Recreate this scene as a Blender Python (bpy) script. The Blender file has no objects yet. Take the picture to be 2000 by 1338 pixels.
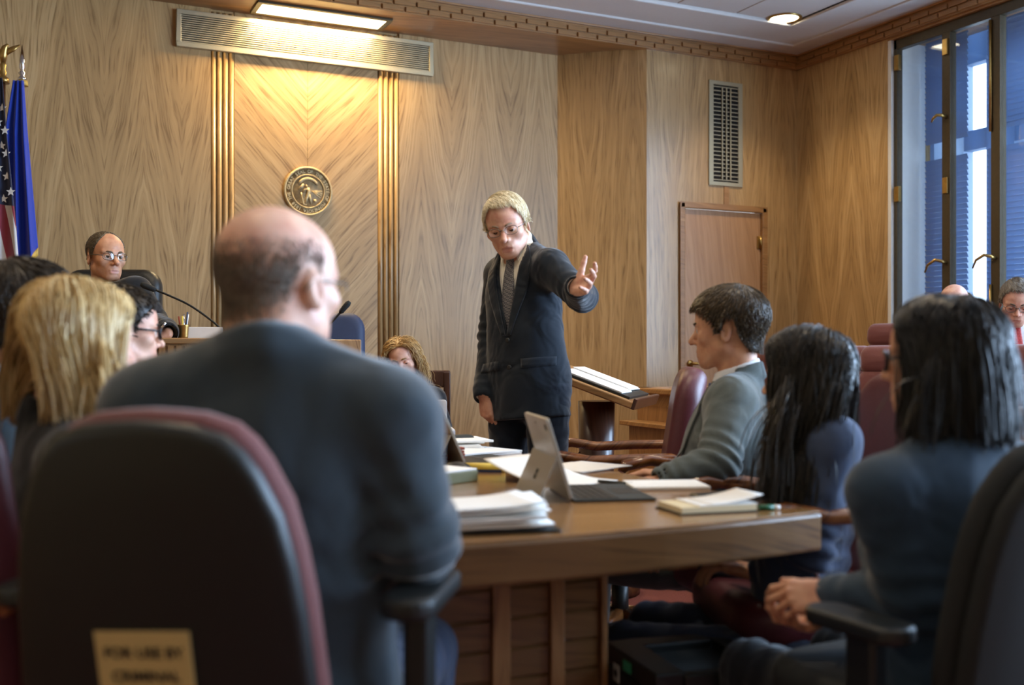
import bpy, bmesh, math, random
import numpy as np
from mathutils import Vector, Matrix

# ------------------------------------------------------------------ camera, world, light, exposure
SC = bpy.context.scene
COL = SC.collection
FPX, HORIZON, EYE = 2095.0, 690.0, 1.10
YAW = math.radians(25.5)
CF = Vector((math.sin(YAW), math.cos(YAW), 0.0))
CR = Vector((math.cos(YAW), -math.sin(YAW), 0.0))
cam_data = bpy.data.cameras.new('camera')
cam = bpy.data.objects.new('camera', cam_data)
COL.objects.link(cam)
cam.location = (0, 0, EYE)
cam.rotation_euler = (math.pi / 2, 0, -YAW)
cam_data.sensor_width = 36.0
cam_data.lens = 36.0 * FPX / 2000.0
cam_data.shift_y = (HORIZON - 669.0) / 2000.0
cam_data.clip_start = 0.05
cam_data.dof.use_dof = True
cam_data.dof.focus_distance = 5.0
cam_data.dof.aperture_fstop = 2.2
SC.camera = cam

SC.view_settings.view_transform = 'Standard'
SC.view_settings.look = 'None'
SC.view_settings.gamma = 1.0
SC.view_settings.use_curve_mapping = False
SC.view_settings.exposure = 0.2

world = bpy.data.worlds.new('overcast_sky')
SC.world = world
world.use_nodes = True
world.node_tree.nodes['Background'].inputs[0].default_value = (0.80, 0.90, 1.0, 1)
world.node_tree.nodes['Background'].inputs[1].default_value = 4.0

def area_light(name, loc, rot, sx, sy, power, color, spread=180):
    d = bpy.data.lights.new(name, 'AREA')
    d.shape = 'RECTANGLE'; d.size = sx; d.size_y = sy
    d.energy = power; d.color = color; d.spread = math.radians(spread)
    o = bpy.data.objects.new(name, d); COL.objects.link(o)
    o.location = loc; o.rotation_euler = rot
    return o

WIN_COL = (0.63, 0.79, 1.0)
# daylight coming through the tall windows of the right wall
for i, (yc, w) in enumerate(((3.55, 1.9), (1.05, 2.2), (-1.7, 2.2))):
    area_light('window_daylight', (6.15, yc, 2.06), (0, math.radians(90), 0), 2.5, w, (180, 560, 240)[i], WIN_COL)

def at(px, py, d):
    """point seen at a pixel of the 2000x1338 frame, d metres deep"""
    p = CF * d + CR * ((px - 1000.0) / FPX * d)
    return Vector((p.x, p.y, EYE + (HORIZON - py) / FPX * d))

# ------------------------------------------------------------------ object helpers
def link(o, parent=None):
    COL.objects.link(o)
    if parent is not None:
        o.parent = parent
    return o

def tag(o, label, cat, group=None):
    o['label'] = label; o['category'] = cat
    if group: o['group'] = group
    return o

def structure(o):
    o['kind'] = 'structure'; return o

def empty(name, loc=(0, 0, 0), rz=0.0):
    o = bpy.data.objects.new(name, None); COL.objects.link(o)
    o.location = loc; o.rotation_euler = (0, 0, rz); o.empty_display_size = 0.05
    return o

class MB:
    """collects shapes, then links them as one mesh object"""
    def __init__(self): self.v = []; self.f = []; self.smooth = []
    def add(self, vs, fs, smooth=False, M=None):
        n = len(self.v)
        self.v += [tuple(M @ Vector(v)) if M is not None else tuple(v) for v in vs]
        self.f += [tuple(i + n for i in f) for f in fs]
        self.smooth += [smooth] * len(fs)
        return self
    def box(self, x0, x1, y0, y1, z0, z1, M=None):
        vs = [(x0, y0, z0), (x1, y0, z0), (x1, y1, z0), (x0, y1, z0), (x0, y0, z1), (x1, y0, z1), (x1, y1, z1), (x0, y1, z1)]
        fs = [(0, 3, 2, 1), (4, 5, 6, 7), (0, 1, 5, 4), (1, 2, 6, 5), (2, 3, 7, 6), (3, 0, 4, 7)]
        return self.add(vs, fs, False, M)
    def cbox(self, c, s, M=None):
        return self.box(c[0] - s[0] / 2, c[0] + s[0] / 2, c[1] - s[1] / 2, c[1] + s[1] / 2, c[2] - s[2] / 2, c[2] + s[2] / 2, M)
    def tube(self, pts, rad, n=10, cap=True, flat=None, M=None):
        """swept tube; rad number or list; flat=(axis vector, factor) squashes the section"""
        pts = [Vector(p) for p in pts]
        m = len(pts)
        rad = list(rad) if hasattr(rad, '__len__') else [rad] * m
        vs = []; fs = []
        t0 = (pts[1] - pts[0]).normalized()
        up = Vector((0, 0, 1)) if abs(t0.z) < 0.9 else Vector((1, 0, 0))
        a = t0.cross(up).normalized()
        for i, p in enumerate(pts):
            t = (pts[min(i + 1, m - 1)] - pts[max(i - 1, 0)]).normalized()
            a = (a - t * a.dot(t)).normalized()
            b = t.cross(a)
            for k in range(n):
                an = 2 * math.pi * k / n
                off = (a * math.cos(an) + b * math.sin(an)) * rad[i]
                if flat: off = off - flat[0] * off.dot(flat[0]) * (1 - flat[1])
                vs.append(p + off)
        for i in range(m - 1):
            for k in range(n):
                fs.append((i * n + k, i * n + (k + 1) % n, (i + 1) * n + (k + 1) % n, (i + 1) * n + k))
        self.add(vs, fs, True, M)
        if cap:
            self.add(vs[:n], [tuple(range(n))[::-1]], False, M)
            self.add(vs[-n:], [tuple(range(n))], False, M)
        return self
    def lathe(self, prof, n=24, c=(0, 0, 0), M=None, smooth=True, cap=True):
        vs = []; fs = []
        for r, z in prof:
            for k in range(n):
                an = 2 * math.pi * k / n
                vs.append((c[0] + r * math.cos(an), c[1] + r * math.sin(an), c[2] + z))
        for i in range(len(prof) - 1):
            for k in range(n):
                fs.append((i * n + k, i * n + (k + 1) % n, (i + 1) * n + (k + 1) % n, (i + 1) * n + k))
        self.add(vs, fs, smooth, M)
        if cap and prof[0][0] > 1e-4: self.add(vs[:n], [tuple(range(n))[::-1]], False, M)
        if cap and prof[-1][0] > 1e-4: self.add(vs[-n:], [tuple(range(n))], False, M)
        return self
    def prism(self, poly, z0, z1, M=None, smooth=False):
        """extrude a 2D outline (counter-clockwise) along z"""
        n = len(poly)
        vs = [(x, y, z0) for x, y in poly] + [(x, y, z1) for x, y in poly]
        self.add(vs, [tuple(range(n))[::-1], tuple(range(n, 2 * n))], False, M)
        return self.add(vs, [(i, (i + 1) % n, n + (i + 1) % n, n + i) for i in range(n)], smooth, M)
    def grid(self, P, smooth=True, M=None):
        """P[i][j] grid of points"""
        n, m = len(P), len(P[0])
        vs = [p for r in P for p in r]
        fs = [(i * m + j, i * m + j + 1, (i + 1) * m + j + 1, (i + 1) * m + j) for i in range(n - 1) for j in range(m - 1)]
        return self.add(vs, fs, smooth, M)
    def build(self, name, mat, parent=None, bevel=0.0, seg=2, solid=0.0, sub=0):
        me = bpy.data.meshes.new(name)
        me.from_pydata(self.v, [], self.f)
        me.polygons.foreach_set('use_smooth', self.smooth)
        if mat is not None: me.materials.append(mat)
        bm = bmesh.new(); bm.from_mesh(me)
        bmesh.ops.remove_doubles(bm, verts=bm.verts, dist=1e-6)
        bmesh.ops.recalc_face_normals(bm, faces=bm.faces)
        bm.to_mesh(me); bm.free()
        o = bpy.data.objects.new(name, me); link(o, parent)
        if solid:
            s = o.modifiers.new('solid', 'SOLIDIFY'); s.thickness = solid; s.offset = 0
        if bevel:
            b = o.modifiers.new('bevel', 'BEVEL'); b.width = bevel; b.segments = seg; b.limit_method = 'ANGLE'; b.angle_limit = math.radians(40)
            b.harden_normals = False
        if sub:
            s = o.modifiers.new('sub', 'SUBSURF'); s.levels = sub; s.render_levels = sub
        return o

def frame(o, x, y=None, z=(0, 0, 1)):
    """matrix with origin o, x axis x, z axis z"""
    x = Vector(x).normalized(); z = Vector(z)
    y = z.cross(x).normalized(); z = x.cross(y)
    M = Matrix((x, y, z)).transposed().to_4x4(); M.translation = Vector(o)
    return M

def rrect(w, h, r, n=5, taper=0.0):
    """rounded rectangle outline centred at the origin; taper narrows the top"""
    out = []
    for cx, cy, a0 in ((w / 2 - r, h / 2 - r, 0), (-w / 2 + r, h / 2 - r, 90), (-w / 2 + r, -h / 2 + r, 180), (w / 2 - r, -h / 2 + r, 270)):
        for k in range(n + 1):
            a = math.radians(a0 + 90 * k / n)
            x, y = cx + r * math.cos(a), cy + r * math.sin(a)
            out.append((x * (1 - taper * (y / h + 0.5)), y))
    return out

def copy_tree(o, parent=None):
    c = o.copy(); COL.objects.link(c); c.parent = parent
    for ch in o.children:
        copy_tree(ch, c)
    return c

# ------------------------------------------------------------------ materials
def srgb(r, g, b):
    def f(c):
        c /= 255.0
        return c / 12.92 if c <= 0.04045 else ((c + 0.055) / 1.055) ** 2.4
    return (f(r), f(g), f(b), 1.0)

def new_mat(name):
    m = bpy.data.materials.new(name); m.use_nodes = True
    nt = m.node_tree
    return m, nt, nt.nodes['Principled BSDF']

def N(nt, kind, **kw):
    n = nt.nodes.new(kind)
    for k, v in kw.items():
        if k in n.inputs: n.inputs[k].default_value = v
        else: setattr(n, k, v)
    return n

def ramp(nt, fac, stops):
    r = nt.nodes.new('ShaderNodeValToRGB')
    e = r.color_ramp.elements
    e[0].position, e[0].color = stops[0]
    e[1].position, e[1].color = stops[-1]
    for p, c in stops[1:-1]:
        x = e.new(p); x.color = c
    nt.links.new(fac, r.inputs[0])
    return r.outputs[0]

def mth(nt, op, a, b=None, c=None):
    n = nt.nodes.new('ShaderNodeMath'); n.operation = op
    for i, v in enumerate((a, b, c)):
        if v is None: continue
        if isinstance(v, (int, float)): n.inputs[i].default_value = v
        else: nt.links.new(v, n.inputs[i])
    return n.outputs[0]

def plain(name, col, rough=0.5, metal=0.0, noise=0.0, nscale=40.0, bump=0.0, bscale=200.0, coat=0.0, sheen=0.0, spec=0.5, stretch=(1, 1, 1)):
    """solid colour with slight procedural variation"""
    m, nt, b = new_mat(name)
    b.inputs['Roughness'].default_value = rough
    b.inputs['Metallic'].default_value = metal
    b.inputs['Coat Weight'].default_value = coat
    b.inputs['Specular IOR Level'].default_value = spec
    if sheen:
        b.inputs['Sheen Weight'].default_value = sheen; b.inputs['Sheen Roughness'].default_value = 0.4
    tc = nt.nodes.new('ShaderNodeTexCoord')
    mp = N(nt, 'ShaderNodeMapping'); mp.inputs['Scale'].default_value = stretch
    nt.links.new(tc.outputs['Object'], mp.inputs['Vector'])
    n = N(nt, 'ShaderNodeTexNoise', Scale=nscale, Detail=4.0)
    nt.links.new(mp.outputs[0], n.inputs['Vector'])
    k = max(noise, 0.02)
    dark = tuple(c * (1 - k) for c in col[:3]) + (1,)
    lite = tuple(min(1, c * (1 + k)) for c in col[:3]) + (1,)
    nt.links.new(ramp(nt, n.outputs['Fac'], [(0.3, dark), (0.7, lite)]), b.inputs['Base Color'])
    if bump:
        n2 = N(nt, 'ShaderNodeTexNoise', Scale=bscale, Detail=3.0)
        nt.links.new(mp.outputs[0], n2.inputs['Vector'])
        bp = N(nt, 'ShaderNodeBump', Strength=bump, Distance=0.01)
        nt.links.new(n2.outputs['Fac'], bp.inputs['Height'])
        nt.links.new(bp.outputs[0], b.inputs['Normal'])
    return m

def veneer(name, c_dark, c_mid, c_lite, match=0.30, shift=0.0, slant=0.13, axis='Z', chevron=None, rough=0.36, coat=0.25, fine=1.0, streak=1.0):
    """book-matched wood veneer. local x runs across the grain, local z along it. axis='X' swaps them.
    chevron=x0: grain runs down at an angle to the middle line x0"""
    m, nt, b = new_mat(name)
    L = nt.links.new
    tc = nt.nodes.new('ShaderNodeTexCoord')
    sp = nt.nodes.new('ShaderNodeSeparateXYZ'); L(tc.outputs['Object'], sp.inputs[0])
    X, Y, Z = sp.outputs
    if axis == 'X': X, Z = mth(nt, 'ADD', Z, Y), X
    elif axis == 'Y': X, Z = mth(nt, 'ADD', X, Z), Y
    elif axis == 'Z': X = mth(nt, 'ADD', X, Y)
    if chevron is not None:
        ax = mth(nt, 'ABSOLUTE', mth(nt, 'SUBTRACT', X, chevron))
        across = mth(nt, 'SUBTRACT', mth(nt, 'MULTIPLY', Z, 0.66), mth(nt, 'MULTIPLY', ax, 0.75))
        along = mth(nt, 'ADD', mth(nt, 'MULTIPLY', Z, 0.75), mth(nt, 'MULTIPLY', ax, 0.66))
        slant = 0.0
    else:
        if match:
            across = mth(nt, 'PINGPONG', mth(nt, 'ADD', X, shift + 20 * match), match)
            across = mth(nt, 'ADD', across, mth(nt, 'MULTIPLY', mth(nt, 'FLOOR', mth(nt, 'DIVIDE', mth(nt, 'ADD', X, shift), match * 8)), 3.71))
        else: across = X
        along = Z
    cv = nt.nodes.new('ShaderNodeCombineXYZ'); L(mth(nt, 'MULTIPLY', across, 4.0), cv.inputs[0]); L(mth(nt, 'MULTIPLY', along, 0.8), cv.inputs[1])
    low = N(nt, 'ShaderNodeTexNoise', Scale=1.0, Detail=2.0); L(cv.outputs[0], low.inputs['Vector'])
    # slanted coordinate: gives the V figure about every mirror line
    s = mth(nt, 'ADD', across, mth(nt, 'MULTIPLY', along, slant))
    s = mth(nt, 'ADD', s, mth(nt, 'MULTIPLY', low.outputs['Fac'], 0.16))
    def strk(fx, fz, det, seed):
        c = nt.nodes.new('ShaderNodeCombineXYZ')
        L(mth(nt, 'MULTIPLY', s, fx), c.inputs[0]); L(mth(nt, 'MULTIPLY', along, fz), c.inputs[1]); c.inputs[2].default_value = seed
        n = N(nt, 'ShaderNodeTexNoise', Scale=1.0, Detail=det, Roughness=0.55); L(c.outputs[0], n.inputs['Vector'])
        return n.outputs['Fac']
    a = strk(34 * fine, 1.3, 2.0, 1.0)
    bq = strk(95 * fine, 4.5, 2.0, 7.0)
    wide = strk(7.0 * fine, 0.5, 1.0, 3.0)
    g = mth(nt, 'ADD', mth(nt, 'MULTIPLY', a, 0.55), mth(nt, 'MULTIPLY', wide, 0.45))
    base = ramp(nt, g, [(0.34, tuple(np.array(c_dark) * 0.32 + np.array(c_mid) * 0.68)), (0.50, c_mid), (0.66, c_lite)])
    streaks = ramp(nt, mth(nt, 'ADD', mth(nt, 'MULTIPLY', bq, 0.7), mth(nt, 'MULTIPLY', a, 0.3)), [(0.36, (1, 1, 1, 1)), (0.47, (0, 0, 0, 1))])
    mx = nt.nodes.new('ShaderNodeMix'); mx.data_type = 'RGBA'
    L(mth(nt, 'MULTIPLY', streaks, 0.75 * streak), mx.inputs[0]); L(base, mx.inputs[6]); mx.inputs[7].default_value = c_dark
    L(mx.outputs[2], b.inputs['Base Color'])
    b.inputs['Roughness'].default_value = rough
    b.inputs['Specular IOR Level'].default_value = 0.35
    b.inputs['Coat Weight'].default_value = coat; b.inputs['Coat Roughness'].default_value = 0.22
    bp = N(nt, 'ShaderNodeBump', Strength=0.06, Distance=0.004); L(bq, bp.inputs['Height']); L(bp.outputs[0], b.inputs['Normal'])
    return m

def emitter(name, col, strength):
    m, nt, b = new_mat(name)
    b.inputs['Base Color'].default_value = (0.8, 0.8, 0.8, 1)
    b.inputs['Emission Color'].default_value = col
    b.inputs['Emission Strength'].default_value = strength
    return m

def cloth(name, col, col2=None, rough=0.85, fold=0.5, fscale=7.0, weave=900.0, sheen=0.25):
    """suiting: weave grain plus soft wrinkles in the bump"""
    m, nt, b = new_mat(name)
    L = nt.links.new
    tc = nt.nodes.new('ShaderNodeTexCoord')
    w = N(nt, 'ShaderNodeTexNoise', Scale=weave, Detail=1.0); L(tc.outputs['Object'], w.inputs['Vector'])
    col2 = col2 or tuple(c * 1.35 for c in col[:3]) + (1,)
    L(ramp(nt, w.outputs['Fac'], [(0.35, col), (0.68, col2)]), b.inputs['Base Color'])
    b.inputs['Roughness'].default_value = rough
    b.inputs['Specular IOR Level'].default_value = 0.25
    b.inputs['Sheen Weight'].default_value = sheen; b.inputs['Sheen Roughness'].default_value = 0.45
    f = N(nt, 'ShaderNodeTexNoise', Scale=fscale, Detail=2.0, Distortion=0.8); L(tc.outputs['Object'], f.inputs['Vector'])
    bp = N(nt, 'ShaderNodeBump', Strength=fold, Distance=0.05); L(f.outputs['Fac'], bp.inputs['Height'])
    bp2 = N(nt, 'ShaderNodeBump', Strength=0.08, Distance=0.002); L(w.outputs['Fac'], bp2.inputs['Height']); L(bp.outputs[0], bp2.inputs['Normal'])
    L(bp2.outputs[0], b.inputs['Normal'])
    return m

def skin(name, col, red):
    m, nt, b = new_mat(name)
    L = nt.links.new
    tc = nt.nodes.new('ShaderNodeTexCoord')
    n = N(nt, 'ShaderNodeTexNoise', Scale=28.0, Detail=5.0); L(tc.outputs['Object'], n.inputs['Vector'])
    L(ramp(nt, n.outputs['Fac'], [(0.32, red), (0.60, col)]), b.inputs['Base Color'])
    b.inputs['Roughness'].default_value = 0.48
    b.inputs['Subsurface Weight'].default_value = 0.12
    b.inputs['Subsurface Radius'].default_value = (0.012, 0.005, 0.003)
    b.inputs['Subsurface Scale'].default_value = 0.5
    n2 = N(nt, 'ShaderNodeTexNoise', Scale=320.0, Detail=2.0); L(tc.outputs['Object'], n2.inputs['Vector'])
    bp = N(nt, 'ShaderNodeBump', Strength=0.10, Distance=0.002); L(n2.outputs['Fac'], bp.inputs['Height']); L(bp.outputs[0], b.inputs['Normal'])
    return m

def hair_mat(name, c1, c2, c3, rough=0.42):
    """colour changes from lock to lock (attribute 'tone')"""
    m, nt, b = new_mat(name)
    L = nt.links.new
    at_ = nt.nodes.new('ShaderNodeAttribute'); at_.attribute_name = 'tone'
    L(ramp(nt, at_.outputs['Fac'], [(0.0, c1), (0.5, c2), (1.0, c3)]), b.inputs['Base Color'])
    b.inputs['Roughness'].default_value = rough
    b.inputs['Specular IOR Level'].default_value = 0.4
    return m

W_DARK, W_MID, W_LITE = srgb(120, 90, 54), srgb(176, 141, 93), srgb(196, 162, 113)
M = {}
M['wall'] = veneer('wall_veneer', W_DARK, W_MID, W_LITE, match=0.24, fine=1.5, rough=0.42, coat=0.12)
M['wall_b'] = veneer('wall_veneer_plain', W_DARK, W_MID, W_LITE, match=0.35, shift=0.11, slant=0.05, fine=1.5, coat=0.45, rough=0.34)
M['chevron'] = veneer('chevron_veneer', W_DARK, W_MID, W_LITE, chevron=1.925 + 7.332, fine=1.1, rough=0.42, coat=0.12)
M['door'] = veneer('door_veneer', srgb(140, 98, 62), srgb(178, 134, 92), srgb(190, 148, 106), match=0, fine=1.2, streak=0.35)
M['trim_wood'] = veneer('trim_veneer', W_DARK, srgb(158, 114, 68), srgb(178, 134, 84), match=0, axis='X', rough=0.4)
M['soffit'] = veneer('soffit_veneer', W_DARK, srgb(150, 108, 66), srgb(170, 128, 82), match=0, axis='X', rough=0.4)
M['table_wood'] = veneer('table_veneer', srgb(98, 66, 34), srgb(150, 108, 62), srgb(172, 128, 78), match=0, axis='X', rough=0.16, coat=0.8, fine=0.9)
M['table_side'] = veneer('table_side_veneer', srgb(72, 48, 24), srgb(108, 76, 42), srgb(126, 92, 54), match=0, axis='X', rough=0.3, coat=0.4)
M['bench'] = veneer('bench_veneer', srgb(98, 64, 34), srgb(148, 106, 64), srgb(168, 124, 80), match=0.3, rough=0.34)
M['arm_wood'] = veneer('arm_wood', srgb(70, 38, 18), srgb(116, 68, 32), srgb(140, 88, 46), match=0, axis='X', rough=0.2, coat=0.7)
M['dark_wood'] = veneer('dark_wood', srgb(40, 22, 14), srgb(66, 38, 24), srgb(84, 50, 32), match=0, rough=0.3, coat=0.4)
M['carpet'] = plain('red_carpet', srgb(120, 62, 56), 0.95, noise=0.35, nscale=180, bump=0.6, bscale=500)
M['ceiling'] = plain('ceiling_tile', srgb(196, 190, 184), 0.9, noise=0.05, nscale=300, bump=0.15, bscale=400)
M['ceil_trim'] = plain('ceiling_paint', srgb(205, 202, 198), 0.6)
M['plaster'] = plain('jamb_paint', srgb(225, 222, 214), 0.5)
M['black'] = plain('black_plastic', srgb(22, 24, 22), 0.42, noise=0.08)
M['black_soft'] = plain('black_fabric', srgb(20, 22, 20), 0.8, noise=0.2, nscale=400, bump=0.3, bscale=900)
M['black_leather'] = plain('black_leather', srgb(24, 26, 26), 0.38, noise=0.1, bump=0.2, bscale=260)
M['maroon'] = plain('maroon_fabric', srgb(112, 58, 55), 0.72, noise=0.18, nscale=500, bump=0.25, bscale=900, sheen=0.4)
M['maroon_vinyl'] = plain('maroon_vinyl', srgb(88, 38, 44), 0.40, noise=0.10, nscale=120, bump=0.1, bscale=400)
M['navy'] = plain('navy_upholstery', srgb(40, 54, 84), 0.6, noise=0.12, nscale=300, bump=0.15, bscale=600)
M['paper'] = plain('white_paper', srgb(238, 236, 230), 0.7, noise=0.02)
M['cream'] = plain('cream_page_edges', srgb(222, 205, 165), 0.75, noise=0.06, nscale=300, stretch=(1, 1, 20))
M['white_plastic'] = plain('white_plastic', srgb(228, 228, 230), 0.35)
M['silver'] = plain('silver_magnesium', srgb(168, 162, 150), 0.36, metal=0.35)
M['alu'] = plain('brushed_aluminium', srgb(178, 168, 140), 0.40, metal=0.6, noise=0.06, stretch=(1, 1, 30))
M['chrome'] = plain('chrome', srgb(200, 200, 205), 0.15, metal=1.0)
M['brass'] = plain('aged_brass', srgb(170, 138, 80), 0.30, metal=0.9, noise=0.12, nscale=60)
M['bronze'] = plain('window_bronze', srgb(76, 66, 48), 0.4, metal=0.4, noise=0.1)
M['gold_fringe'] = plain('gold_fringe', srgb(196, 160, 70), 0.6, noise=0.25, nscale=500, stretch=(1, 1, 0.1))
M['dark'] = plain('duct_black', srgb(16, 15, 13), 0.9)
M['screen'] = plain('black_glass', srgb(10, 11, 13), 0.08, coat=0.5)
M['keys'] = plain('charcoal_alcantara', srgb(44, 48, 46), 0.75, noise=0.12, nscale=500)
M['key_black'] = plain('key_plastic', srgb(28, 30, 30), 0.5)
M['yellow'] = plain('yellow_plastic', srgb(226, 196, 82), 0.4)
M['green'] = plain('green_plastic', srgb(30, 92, 60), 0.35)
M['mint'] = plain('mint_label', srgb(60, 170, 120), 0.5)
M['manila'] = plain('manila_card', srgb(222, 206, 150), 0.7, noise=0.04)
M['brick_red'] = plain('brick_red_paper', srgb(150, 70, 52), 0.75, noise=0.08)
M['olive'] = plain('olive_cover', srgb(110, 108, 70), 0.6, noise=0.08)
M['lamp_glow'] = emitter('lamp_diffuser', (1.0, 0.80, 0.45, 1), 9.0)
M['down_glow'] = emitter('downlight_diffuser', (1.0, 0.86, 0.60, 1), 14.0)
# ------------------------------------------------------------------ room shell
YA, YC, XL, XR, YB = 7.32, 6.85, -2.00, 5.83, -4.0
NX0, NX1, SPL = -0.04, 3.88, 0.51          # niche back corners and its splay
ZS, ZC = 3.40, 3.50                        # soffit, ceiling
b = MB(); b.box(XL - .2, XR + .8, YB - .2, YA + .2, -0.1, 0.0)
structure(b.build('floor', M['carpet']))

def wall_panel(name, p0, p1, z0, z1, mat, parent=None, th=0.06):
    """upright panel from p0 to p1 (plan); local x runs along it, the room on its -y side"""
    p0 = Vector((p0[0], p0[1], 0)); p1 = Vector((p1[0], p1[1], 0))
    w = (p1 - p0).length
    b = MB(); b.box(0, w, 0, th, z0, z1)
    o = b.build(name, mat, parent)
    o.location = p0; o.rotation_euler = (0, 0, math.atan2(p1.y - p0.y, p1.x - p0.x))
    return o

# back wall of the niche: a backing with veneered panels, flutes and the chevron panel as its pieces
b = MB(); b.box(NX0 - .6, NX1 + .6, YA + 0.02, YA + 0.12, 0, ZC + .1)
wall_back = structure(b.build('wall_back', M['wall']))
CX0, CX1, FL = 1.424, 2.434, 0.158
def panel(x0, x1, mat, name='panel', y=YA):
    b = MB(); b.box(x0, x1, y, YA + 0.03, 0.0, ZS)
    return b.build(name, mat, wall_back, bevel=0.0015, seg=1)
panel(NX0 - .1, CX0 - FL, M['wall'])
panel(CX1 + FL, NX1 + .1, M['wall'])
panel(CX0, 1.9245, M['chevron'], 'chevron_panel', YA + 0.012)
panel(1.9255, CX1, M['chevron'], 'chevron_panel', YA + 0.012)
for s, xs in ((-1, CX0 - FL), (1, CX1)):
    for k in range(4):
        b = MB()
        x0 = xs + k * FL / 4
        prof = [(x0 + 0.003 + (FL / 4 - 0.006) * t, YA + 0.012 - 0.016 * math.sin(math.pi * t) ** 0.6) for t in [i / 10 for i in range(11)]]
        prof = [(prof[0][0], YA + 0.03)] + prof + [(prof[-1][0], YA + 0.03)]
        b.prism(prof, 0.0, ZS - 0.02, smooth=True)
        b.build('flute', M['wall_b'], wall_back)

structure(wall_panel('wall_niche_right', (NX1, YA), (NX1 + SPL, YC), 0, ZS, M['wall_b']))
structure(wall_panel('wall_niche_left', (NX0 - SPL, YC), (NX0, YA), 0, ZS, M['wall_b']))
# wall with the service door: four panels round the door opening
DX0, DX1, DZ = 4.715, 5.475, 2.225
wall_far = empty('wall_far', (NX1 + SPL, YC, 0)); structure(wall_far)
def far_panel(x0, x1, z0, z1, mat=M['wall_b']):
    b = MB(); b.box(x0 - NX1 - SPL, x1 - NX1 - SPL, 0, .1, z0, z1)
    return b.build('panel', mat, wall_far)
far_panel(NX1 + SPL, DX0, 0, DZ)
far_panel(DX1, XR, 0, DZ)
far_panel(NX1 + SPL, XR, DZ, ZC + .05)
far_panel(DX0, DX1, 0, 0.01, M['dark_wood'])
b = MB(); b.box(XL, NX0 - SPL, YC, YC + .1, 0, ZC + .05)
structure(b.build('wall_far_left', M['wall_b']))
b = MB(); b.box(XL - .1, XL, YB, YC, 0, ZC + .05)
structure(b.build('wall_left', M['wall_b']))
b = MB(); b.box(XL, XR, YB - .1, YB, 0, ZC + .05)
structure(b.build('wall_behind', M['wall_b']))
# right wall: piers between the tall windows
WZ0, WZ1 = 0.75, 3.37
WINS = ((2.45, 5.87), (-0.1, 2.2), (-2.9, -0.6))
wall_right = empty('wall_right', (XR, 0, 0)); structure(wall_right)
def right_piece(y0, y1, z0, z1, x1=0.42, mat=M['wall']):
    b = MB(); b.box(0, x1, y0, y1, z0, z1)
    o = b.build('panel', mat, wall_right); return o
ys = [YC] + [v for w in WINS for v in (w[1], w[0])] + [YB]
for i in range(0, len(ys), 2):
    right_piece(ys[i + 1], ys[i], 0, ZC + .05)
for y0, y1 in WINS:
    right_piece(y0, y1, 0, WZ0); right_piece(y0, y1, WZ1, ZC + .05, mat=M['trim_wood'])
# bright painted jamb lining of the nearest window
for (y0, y1) in WINS:
    b = MB(); b.box(XR + 0.002, XR + 0.34, y1 - 0.03, y1 + 0.001, WZ0, WZ1); structure(b.build('trim_1', M['plaster']))

# ceiling: backing, mouldings, tiles with open joints
b = MB(); b.box(XL, XR, YB, YC, ZC + .05, ZC + .15); b.box(XL, XR, YC, YA + .1, ZC + .05, ZC + .15)
ceiling = structure(b.build('ceiling', M['ceil_trim']))
b = MB(); b.box(NX0 - SPL, NX1 + SPL, YC - .001, YA + .1, ZS, ZS + .06); structure(b.build('ceiling_soffit', M['soffit']))
INX, INY = XR - 0.62, YC - 0.62
b = MB()
b.box(XL, XR, INY, YC, ZC + .0, ZC + .05); b.box(INX, XR, YB, INY, ZC + .0, ZC + .05)
b.build('border_board', M['ceil_trim'], ceiling, bevel=0.006)
b = MB(); b.box(XL, INX + .03, INY - .04, INY, ZC - .012, ZC + .05); b.box(INX, INX + .04, YB, INY, ZC - .012, ZC + .05)
b.build('moulding', M['ceil_trim'], ceiling, bevel=0.01)
b = MB(); b.box(XL, XR - .25, YC - .27, YC - .235, ZC - .014, ZC + .01); b.box(XR - .27, XR - .235, YB, YC - .235, ZC - .014, ZC + .01)
b.build('moulding', M['ceil_trim'], ceiling, bevel=0.01)
tile_me = None
TW, TD = 0.5, 0.9
for j in range(4):
    for i in range(14):
        x1 = INX - i * TW; y1 = INY - .04 - j * TD
        if x1 - TW < XL - .3: continue
        if tile_me is None:
            b = MB(); b.box(-TW + .004, -.004, -TD + .002, -.002, 0, .03); t = b.build('ceiling_tile', M['ceiling'], ceiling, bevel=.004, seg=1); tile_me = t
        else:
            t = tile_me.copy(); COL.objects.link(t)
        t.location = (x1, y1, ZC + .012)

# cornice with two staggered rows of dentil blocks
def cornice(name, p0, p1, n):
    L = (Vector(p1) - Vector(p0)).length
    rz = math.atan2(p1[1] - p0[1], p1[0] - p0[0])
    o = MB().box(0, L, -.028, .06, ZS - .012, ZC + .012).build(name, M['trim_wood'])
    o.location = (p0[0], p0[1], 0); o.rotation_euler = (0, 0, rz); structure(o)
    MB().box(0, L, -.05, 0, ZC - .012, ZC + .01).build('fillet', M['trim_wood'], o, bevel=.004)
    me = None
    step = 0.165
    for r in range(2):
        for k in range(int(L / step)):
            if me is None:
                me = MB().box(.004, step - .010, -.016, .004, 0, .032).build('dentil', M['trim_wood'], o, bevel=.002, seg=1); q = me
            else:
                q = me.copy(); COL.objects.link(q)
            q.location = (k * step + (step / 2 if r else 0), -.028, ZS - .004 + .042 * r)
    return o
cornice('trim_1', (XL, YC), (XR, YC), 40)
cornice('trim_2', (XR, YC), (XR, YB), 40)

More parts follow.
